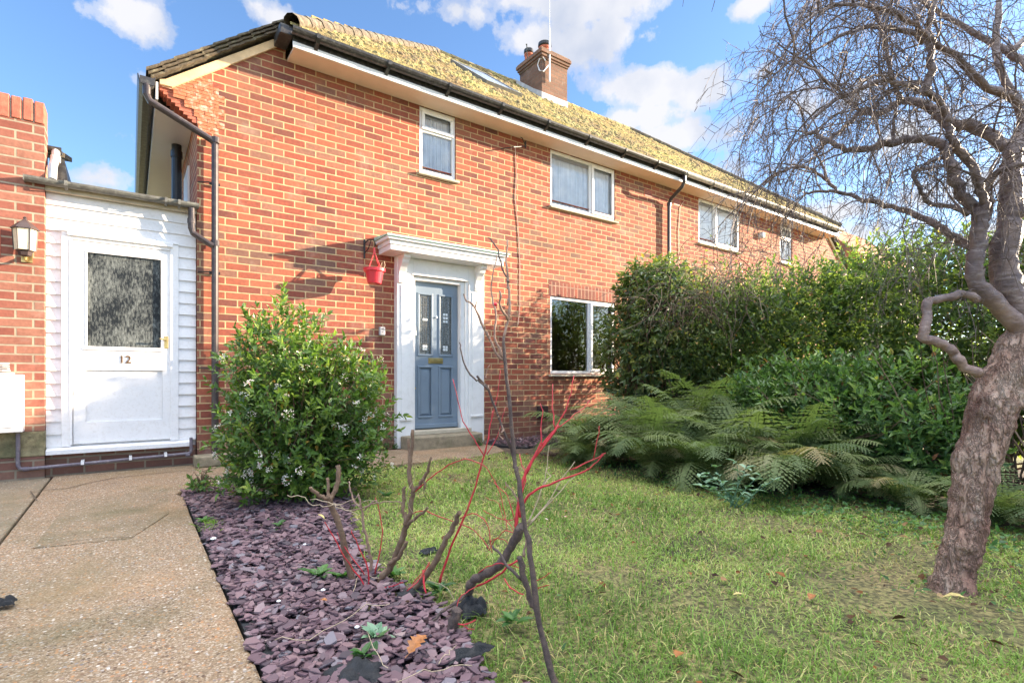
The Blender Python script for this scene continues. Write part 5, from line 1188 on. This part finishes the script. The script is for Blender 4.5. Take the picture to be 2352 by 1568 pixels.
for p_,r_,nm in SM:
    if nm in ('F',): continue
    n=len(p_); 
    dens={'B':.10,'C':.12,'B1':1.1,'B2':1.25,'B3':1.3,'C1':1.3,'C2':1.1,'D':.55,'D1':1.1,'G':1.4,'H':1.4,'I':1.5,'J':1.3,'K':.8,'L':.8,'N':1.5,'O':1.5,'E1':.7,'E2':.6}.get(nm,.9)
    for i in range(2,n):
        if rs.rand()<dens*.46:
            d=(p_[min(i+1,n-1)]-p_[i-1]).normalized()
            dd=(d*.6+Vector(rs.normal(0,.6,3))+LEFT*rs.uniform(0,.4)+UPV*rs.uniform(-.25,.75)).normalized()
            grow(p_[i],dd,rs.uniform(.25,.70)*(1 if r_[i]<.02 else .8),rs.uniform(.0030,.0052),1,rs.uniform(.35,.75))
    d=(p_[-1]-p_[-2]).normalized(); 
    if nm not in('B','C','F'): grow(p_[-1],d,rs.uniform(.35,.55),min(.005,r_[-1]),1,.6)
print('twig faces',len(tw.f))
tw.build('twigs','twig_grey',tree)

# --- thin sapling in the foreground -------------------------------------
def pxtube(mb,spec,t,r0,r1,t1=None,sides=7,sub=3,jit=.0015,rs=np.random.RandomState(3)):
    n=len(spec); t1=t if t1 is None else t1; pts=[P(x,y,t+(t1-t)*i/(n-1)) for i,(x,y) in enumerate(spec)]
    p_,r_=smoothpath(pts,[r0+(r1-r0)*i/(n-1) for i in range(n)],sub); p_=[p+Vector(rs.normal(0,jit,3)) for p in p_]; r_=[r*rs.uniform(.9,1.15) for r in r_]
    mb.tube(p_,r_,sides,True); return p_,r_
sg_=empty('sapling',tuple(P(1290,1640,1.50)),'tall thin bare sapling standing in front of the blue front door','sapling')
a=MB(); tS=1.58
pxtube(a,[(1297,1665),(1285,1610),(1273,1568),(1251,1482),(1232,1395),(1221,1297),(1213,1240),(1198,1165),(1187,1082),(1183,1063),(1175,983),(1167,902),(1159,822),(1157,774)],1.50,.0105,.0048,1.66)
a.build('stem','stem_dark',sg_,smooth=True)
for spec,r0,r1,t0,t1 in (
 ([(1157,776),(1167,733),(1171,685),(1167,653),(1163,600),(1167,552)],.0048,.0025,1.66,1.70),
 ([(1167,733),(1151,709),(1147,669)],.0042,.0032,1.66,1.62),
 ([(1168,648),(1165,640),(1153,616),(1143,576),(1135,560),(1121,544)],.0032,.0018,1.68,1.74),
 ([(1157,826),(1139,810),(1105,741),(1091,705),(1073,693),(1067,677)],.0046,.0018,1.655,1.60),
 ([(1155,822),(1141,790),(1137,766),(1139,717),(1131,685),(1131,637),(1141,588)],.0042,.0016,1.66,1.72),
 ([(1184,1066),(1173,1031),(1161,999),(1137,935),(1121,894),(1105,874),(1097,862)],.0048,.0030,1.63,1.57),
 ([(1120,893),(1103,876),(1089,870),(1065,834),(1060,806),(1055,786)],.0032,.0016,1.58,1.54),
 ([(1117,870),(1119,850),(1123,838)],.0018,.0012,1.58,1.57),
 ([(1157,1010),(1148,1000),(1146,985)],.002,.0012,1.6,1.6),
 ([(1228,1392),(1217,1373),(1202,1316),(1194,1278)],.0085,.0095,1.575,1.60),
 ([(1200,1331),(1168,1300),(1150,1275),(1130,1252)],.0050,.0035,1.60,1.68),
 ([(1203,1278),(1207,1255),(1206,1215)],.0040,.0030,1.60,1.61),
 ([(1189,1150),(1180,1130),(1168,1118),(1160,1105)],.0025,.0015,1.62,1.64),
 ([(1160,708),(1150,700),(1140,690)],.0016,.001,1.66,1.64)):
    b_=MB(); pxtube(b_,spec,t0,r0,r1,t1); b_.build('branch','stem_pale' if spec[0][0]%2 else 'stem_dark',sg_,smooth=True)
rs=np.random.RandomState(5)
for spec,t_ in (([(1175,983),(1159,822)],1.655),([(1213,1240),(1187,1082)],1.62),([(1273,1568),(1232,1395)],1.56),([(1167,733),(1163,600)],1.69),([(1139,810),(1091,705)],1.63),([(1173,1031),(1121,894)],1.6)):
    for k in range(6):
        f_=rs.rand(); x=spec[0][0]*(1-f_)+spec[1][0]*f_; y=spec[0][1]*(1-f_)+spec[1][1]*f_; c=P(x,y,t_); kn=MB(); kn.tube([c,c+Vector(rs.normal(0,.006,3))+Vector((0,0,.006))],[.0035,.0012],5); kn.build('bud','stem_pale',sg_)
b_=MB(); c=P(1138,699,1.66); b_.lathe(tuple(c-Vector((0,0,.006))),[(.001,0),(.0055,.003),(.0062,.007),(.004,.011),(.0005,.013)],10); b_.build('berry','red_pot',sg_,smooth=True)

# --- pruned shrubs in the bed: Z-coordinates of the sketch grid ----------
def zz(l): return [((1100+a/1.5208)*.5742,(1700+b_/1.5208)*.5742) for a,b_ in l]
def plant(name,root,label,cat,parts,mat,group=None):
    o=empty(name,tuple(G(*root)),label,cat,group)
    for (l,t0,t1,r0,r1,nm) in parts:
        b_=MB(); pxtube(b_,zz(l),t0,r0*.8,r1*.8,t1,sides=9,sub=4,jit=.0022); b_.build(nm,mat if not isinstance(mat,dict) else mat[nm],o,smooth=True)
    return o
GP='pruned bare shrubs in the slate bed'
plant('pruned_shrub',(809,1335),'leftmost pruned stump with three sawn forks in front of the flowering shrub','shrub stump',[
 ([(478,975),(470,940),(430,780),(400,640),(350,500),(325,432)],2.42,2.36,.019,.015,'stem'),
 ([(325,440),(300,442),(255,415),(210,380)],2.36,2.30,.013,.009,'branch'),([(325,432),(322,390),(318,325)],2.36,2.38,.009,.008,'branch'),([(330,440),(352,425),(380,345),(385,245)],2.36,2.40,.014,.013,'branch')],'stem_wood',GP)
plant('pruned_shrub',(885,1330),'tall pruned shrub with upright sawn branches below the front door','shrub stump',[
 ([(640,960),(660,905),(720,830),(760,720),(790,640),(820,530),(840,400)],2.42,2.34,.021,.013,'stem'),
 ([(842,410),(820,310),(830,160),(838,35)],2.34,2.36,.012,.009,'branch'),([(825,330),(818,200),(815,85)],2.38,2.42,.009,.008,'branch'),
 ([(842,402),(890,350),(925,280),(950,195)],2.34,2.28,.012,.006,'branch'),([(905,330),(912,365),(912,395)],2.30,2.29,.007,.005,'branch'),
 ([(793,610),(782,520),(785,430),(785,375)],2.35,2.40,.012,.008,'branch'),([(800,605),(840,575),(885,540),(930,505)],2.35,2.28,.010,.006,'branch'),
 ([(700,845),(740,810),(770,770),(803,705)],2.38,2.33,.013,.010,'branch')],'stem_wood',GP)
plant('pruned_shrub',(955,1350),'leaning pruned stem with orange tinted top, right of the tall stump','shrub stump',[
 ([(800,1015),(850,980),(910,925),(970,840),(1030,720),(1080,620),(1105,570),(1122,525)],2.30,2.20,.019,.012,'stem')],'stem_wood',GP)
plant('pruned_shrub',(1040,1340),'thick dark elbow shaped stump nearest the sapling','shrub stump',[
 ([(1185,1010),(1190,975),(1220,935),(1300,890),(1370,850),(1420,760),(1470,680),(1505,605)],2.10,1.98,.021,.021,'stem'),
 ([(1185,1005),(1130,1055),(1050,1110),(980,1170),(940,1210)],2.10,1.98,.010,.004,'root')],'stem_dark',GP)
plant('pruned_shrub',(845,1315),'thin grey forked stem between the two tall stumps','shrub stump',[
 ([(585,905),(582,800),(560,690),(540,600),(525,500),(510,425)],2.5,2.5,.009,.006,'stem'),([(540,520),(570,490),(610,455),(625,480)],2.5,2.45,.005,.003,'branch'),([(530,505),(490,470),(460,400),(450,340)],2.5,2.55,.006,.004,'branch'),
 ([(475,520),(540,500),(600,478),(640,470),(720,463),(790,478)],2.45,2.38,.004,.003,'branch')],'stem_pale',GP)
plant('broken_post',(1035,1480),'short splintered brown stake with black fabric at the slate edge','stake',[
 ([(1052,1375),(1060,1300),(1080,1210),(1110,1110)],1.93,1.93,.024,.022,'stake')],'stem_dark')
RD=[
 ([(565,1020),(565,880),(510,740),(480,680),(465,640)],2.35,2.35,.006,.003),([(572,1005),(480,880),(400,760),(340,650),(305,590)],2.35,2.30,.006,.003),([(545,905),(450,780),(400,700),(380,650)],2.36,2.40,.004,.002),
 ([(605,915),(640,760),(652,640),(635,520),(612,440)],2.45,2.5,.005,.0025),([(530,1020),(620,1003),(700,980),(785,955)],2.35,2.30,.006,.003),
 ([(1000,960),(1040,830),(1090,700),(1150,560),(1200,430),(1250,260),(1290,120),(1310,0),(1320,-90)],2.25,2.28,.0085,.003),
 ([(800,1005),(860,940),(930,860),(960,825)],2.3,2.3,.004,.002),
 ([(850,405),(900,360),(950,320),(1060,240),(1160,207),(1260,240),(1320,310),(1370,420),(1400,540),(1410,640)],2.33,2.15,.0045,.002),
 ([(840,535),(920,525),(1050,575),(1180,620),(1260,690),(1310,765)],2.33,2.15,.004,.002),([(1125,565),(1200,540),(1270,570),(1305,650),(1320,780)],2.2,2.1,.004,.002),
 ([(1225,975),(1300,950),(1380,890),(1480,820)],2.05,1.95,.007,.005),([(1470,645),(1478,500),(1500,380),(1530,280),(1590,180),(1680,70),(1725,0)],2.0,2.05,.012,.005),
 ([(1490,560),(1520,450),(1600,390),(1700,345),(1825,303),(1905,270)],2.0,1.95,.008,.004),([(1905,275),(1960,220),(2000,180)],1.95,1.95,.004,.002),([(1530,295),(1590,170),(1620,90),(1615,20)],2.02,2.05,.005,.003),
 ([(1470,600),(1430,480),(1400,410),(1330,350)],2.0,2.1,.003,.002),([(1465,660),(1400,640),(1340,700),(1300,760)],2.0,2.1,.003,.002),([(1500,420),(1530,300),(1500,230),(1488,175)],2.0,2.1,.004,.002),
 ([(1240,900),(1290,860),(1370,840),(1430,850),(1500,870)],2.05,1.95,.003,.002),([(1395,930),(1430,985),(1510,1030)],1.95,1.9,.005,.003),([(1560,960),(1620,930),(1680,895)],1.8,1.75,.003,.0015),([(1580,1000),(1620,985),(1670,968)],1.8,1.75,.003,.0015),
 ([(900,880),(905,950),(915,1025)],2.25,2.2,.007,.005),([(940,830),(900,900),(870,950),(800,1005)],2.25,2.2,.004,.003),
 ([(1475,700),(1440,620),(1390,560),(1360,480),(1290,440)],2.0,2.1,.0025,.0015),([(1460,740),(1400,700),(1350,690),(1300,720)],2.0,2.1,.0025,.0015),([(1230,980),(1180,1000),(1120,1060),(1100,1120)],2.05,2.0,.003,.002),([(1110,1210),(1170,1210),(1220,1180)],1.9,1.9,.004,.003),([(1140,1215),(1175,1232),(1215,1242)],1.9,1.9,.003,.002),
 ([(1270,520),(1350,560),(1420,580),(1470,570)],2.1,2.0,.002,.002)]
def z6(l): return [((1300+a/1.4258)*.5742,(800+b_/1.4258)*.5742) for a,b_ in l]
RD6=[([(1135,1560),(1210,1430),(1310,1300),(1390,1150),(1420,1000)],2.05,2.15,.006,.002),([(1310,1300),(1298,1180),(1300,1045)],2.08,2.15,.005,.002),([(1305,1310),(1430,1220),(1470,1190),(1510,1140)],2.06,2.1,.004,.002),([(1240,1400),(1230,1320),(1240,1200),(1225,1160)],2.05,2.1,.004,.002),
 ([(1400,1535),(1530,1480),(1600,1440)],1.97,1.95,.005,.002),([(905,1460),(850,1360),(790,1260),(760,1150),(730,1020)],2.27,2.3,.005,.002),([(910,1450),(940,1300),(970,1170),(1000,970)],2.27,2.3,.004,.0015),([(920,1450),(980,1350),(1030,1180)],2.27,2.3,.004,.0015),([(1530,1480),(1560,1330),(1565,1290)],1.96,1.96,.003,.002)]
dg=empty('dogwood',tuple(G(1040,1345)),'spreading bare shrub with thin bright red stems in the middle of the bed','shrub')
for i,(l,t0,t1,r0,r1) in enumerate(RD):
    b_=MB(); pxtube(b_,zz(l),t0,r0*.62,r1*.72,t1,sides=6,rs=np.random.RandomState(i)); b_.build('red_stem','stem_red',dg,smooth=True)
for i,(l,t0,t1,r0,r1) in enumerate(RD6):
    b_=MB(); pxtube(b_,z6(l),t0,r0*.62,r1*.72,t1,sides=6,rs=np.random.RandomState(i)); b_.build('red_stem','stem_red',dg,smooth=True)
# pale thin dead stems right of the sapling and trailing bindweed
ds_=empty('dry_stalks',tuple(G(1470*0+1120,1300)),'thin dry grey stalks rising behind the red stems','dry stalks'); 
for l in ([(1540,590),(1580,500),(1640,330),(1660,200),(1665,120)],[(1535,600),(1640,500),(1740,330),(1825,220)],[(1530,620),(1700,440),(1825,310)],[(1640,360),(1660,330),(1680,310),(1650,280),(1670,250)]):
    b_=MB(); pxtube(b_,zz(l),2.0,.003,.0012,2.05,sides=4); b_.build('stalk','pale_root',ds_,smooth=True)
bw=empty('bindweed_tangle',tuple(G(790,1290)),'pale wiry dead bindweed trailing over the stumps and slate','dead bindweed')
for l in ([(75,430),(160,430),(230,485),(330,490),(440,470),(510,425)],[(215,450),(330,470),(430,520),(520,540)],[(350,470),(380,500),(450,525),(520,470),(600,450)],[(480,1010),(520,900),(640,935)],[(0,1300),(200,1290),(420,1180),(560,1100),(700,1090)],[(560,1250),(620,1400),(700,1480)],[(900,930),(1060,1000),(1100,1130)],[(850,600),(830,520),(800,440),(840,330),(850,210),(900,230)],[(1000,1440),(1060,1380),(1085,1350)],[(760,1560),(900,1500),(1080,1470),(1200,1460)]):
    b_=MB(); q=zz(l); t_=2.3 if l[0][1]<1000 else None
    if t_: pxtube(b_,q,t_,.0018,.0012,t_-.1,sides=4,jit=.004)
    else: p_,r_=smoothpath([G(x,y,.045) for x,y in q],[.0016]*len(q),3); b_.tube([p+Vector(RS.normal(0,.004,3)) for p in p_],r_,4)
    b_.build('stem','pale_root',bw,smooth=True)
# black weed fabric showing through
def rag(px,py,w_,d_,h_,seed,label):
    c=G(px,py,.02); rs=np.random.RandomState(seed); n=16; V=[]
    for i in range(n):
        for j in range(n):
            u=i/(n-1)*2-1; v=j/(n-1)*2-1; e=1+.18*math.sin(5*math.atan2(v,u)+seed)
            z=h_*(max(0,1-u*u)*max(0,1-v*v))**.5*(.7+.5*math.sin(4*u+seed)*math.sin(5*v))+rs.normal(0,.0025)
            V.append((c.x+u*w_*e,c.y+v*d_*e,.018+max(-.01,z)))
    b_=MB(); b_.add(V,[(i*n+j,(i+1)*n+j,(i+1)*n+j+1,i*n+j+1) for i in range(n-1) for j in range(n-1)])
    o=b_.build('weed_fabric','fabric_black',smooth=True); tag(o,label,'weed fabric')
rag(820,1545,.075,.075,.035,1,'rounded flap of black weed fabric at the bottom of the slate bed')
rag(1085,1400,.055,.05,.06,2,'black fabric bunched up behind the splintered stake')
rag(1075,1500,.085,.03,.025,3,'crumpled black fabric strip along the slate and grass edge')
rag(945,1358,.06,.03,.02,4,'scrap of black fabric at the foot of the leaning pruned stem')
rag(985,1265,.05,.03,.02,5,'scrap of black fabric in the grass behind the stumps')
rag(8,1385,.035,.03,.03,6,'crumpled black scrap lying on the concrete at the left edge')
# single leaves one can pick out
def flat_leaf(px,py,L,mat,label,cat,lobed,seed,yaw,z=.05,name='fallen_leaf'):
    c=G(px,py,z-.012); rs=np.random.RandomState(seed); pr=[]; n=9
    for i in range(n+1):
        t=i/n; w_=(.30*math.sin(math.pi*min(1,t*.93+.05))**.8)*(1+(.35*(1 if i%2 else -1) if lobed else 0)); pr.append((t,w_))
    V=[];F_=[]
    for t,w_ in pr:
        cz=.10*math.sin(t*3)+rs.normal(0,.01); V+= [(-w_,t,cz+abs(w_)*.35),(0,t,cz),(w_,t,cz+abs(w_)*.3)]
    for i in range(n): a=i*3; F_+=[(a,a+1,a+4,a+3),(a+1,a+2,a+5,a+4)]
    Mx=Matrix.Translation(Vector((c.x,c.y,z)))@Matrix.Rotation(yaw,4,'Z')@Matrix.Rotation(rs.normal(0,.2),4,'X')@Matrix.Scale(L,4)
    b_=MB(); b_.add([Mx@Vector(v) for v in V],F_); b_.tube([Mx@Vector((0,-.25,0)),Mx@Vector((0,0,0))],L*.012,4)
    o=b_.build(name,mat,smooth=False); tag(o,label,cat)
flat_leaf(940,1508,.085,'oak_leaf','large orange lobed oak leaf lying on the front slate chippings','leaf',True,1,-1.2)
flat_leaf(1860,1382,.05,'oak_leaf','reddish brown curled leaf in the lawn below the crooked tree','leaf',False,2,-1.4,.03)
flat_leaf(1705,1370,.04,'yellow_leaf','pale fallen leaf in the middle of the right lawn','leaf',True,3,.6,.03)
flat_leaf(1565,1505,.055,'oak_leaf','dull brown leaf beside dark crumbs in the front lawn','leaf',True,4,1.9,.03)
flat_leaf(2215,1378,.07,'yellow_leaf','long yellow curled leaf at the foot of the crooked trunk','leaf',False,5,.3,.04)
flat_leaf(745,1195,.05,'yellow_leaf','yellowish round leaf on the slate below the flowering shrub','leaf',False,6,.9,.05)
flat_leaf(2085,1238,.04,'oak_leaf','orange brown leaf in the weeds left of the crooked trunk','leaf',False,7,.2,.04)
flat_leaf(750,1385,.04,'oak_leaf','rust coloured leaf on the slate left of the stumps','leaf',False,8,.5,.05)
flat_leaf(1258,1197,.022,'pink_petal','pink petal on the lawn, the left one of two','petal',False,9,.5,.03,'fallen_petal')
flat_leaf(1300,1189,.020,'pink_petal','pink petal on the lawn, the right one of two','petal',False,10,2.,.03,'fallen_petal')
# white pebbles
for j,(px,py,s_,lb) in enumerate([(490,1238,.022,'white pebble at the path edge by the green tuft'),(742,1355,.014,'white stone on the slate left of the seedling'),(700,1250,.012,'small white stone on the slate below the shrub'),(820,1440,.013,'white stone on the slate behind the rosette weed'),(640,1380,.012,'small white stone in the slate beside the path')]):
    s_*=.7; c=G(px,py,.03); b_=MB(); b_.lathe((c.x,c.y,.028),[(s_*.5,0),(s_,s_*.3),(s_*.95,s_*.6),(s_*.4,s_*.9),(.001,s_)],12); tag(b_.build('pebble','upvc' if 0 else 'curtain_bright',smooth=True),lb,'pebble')
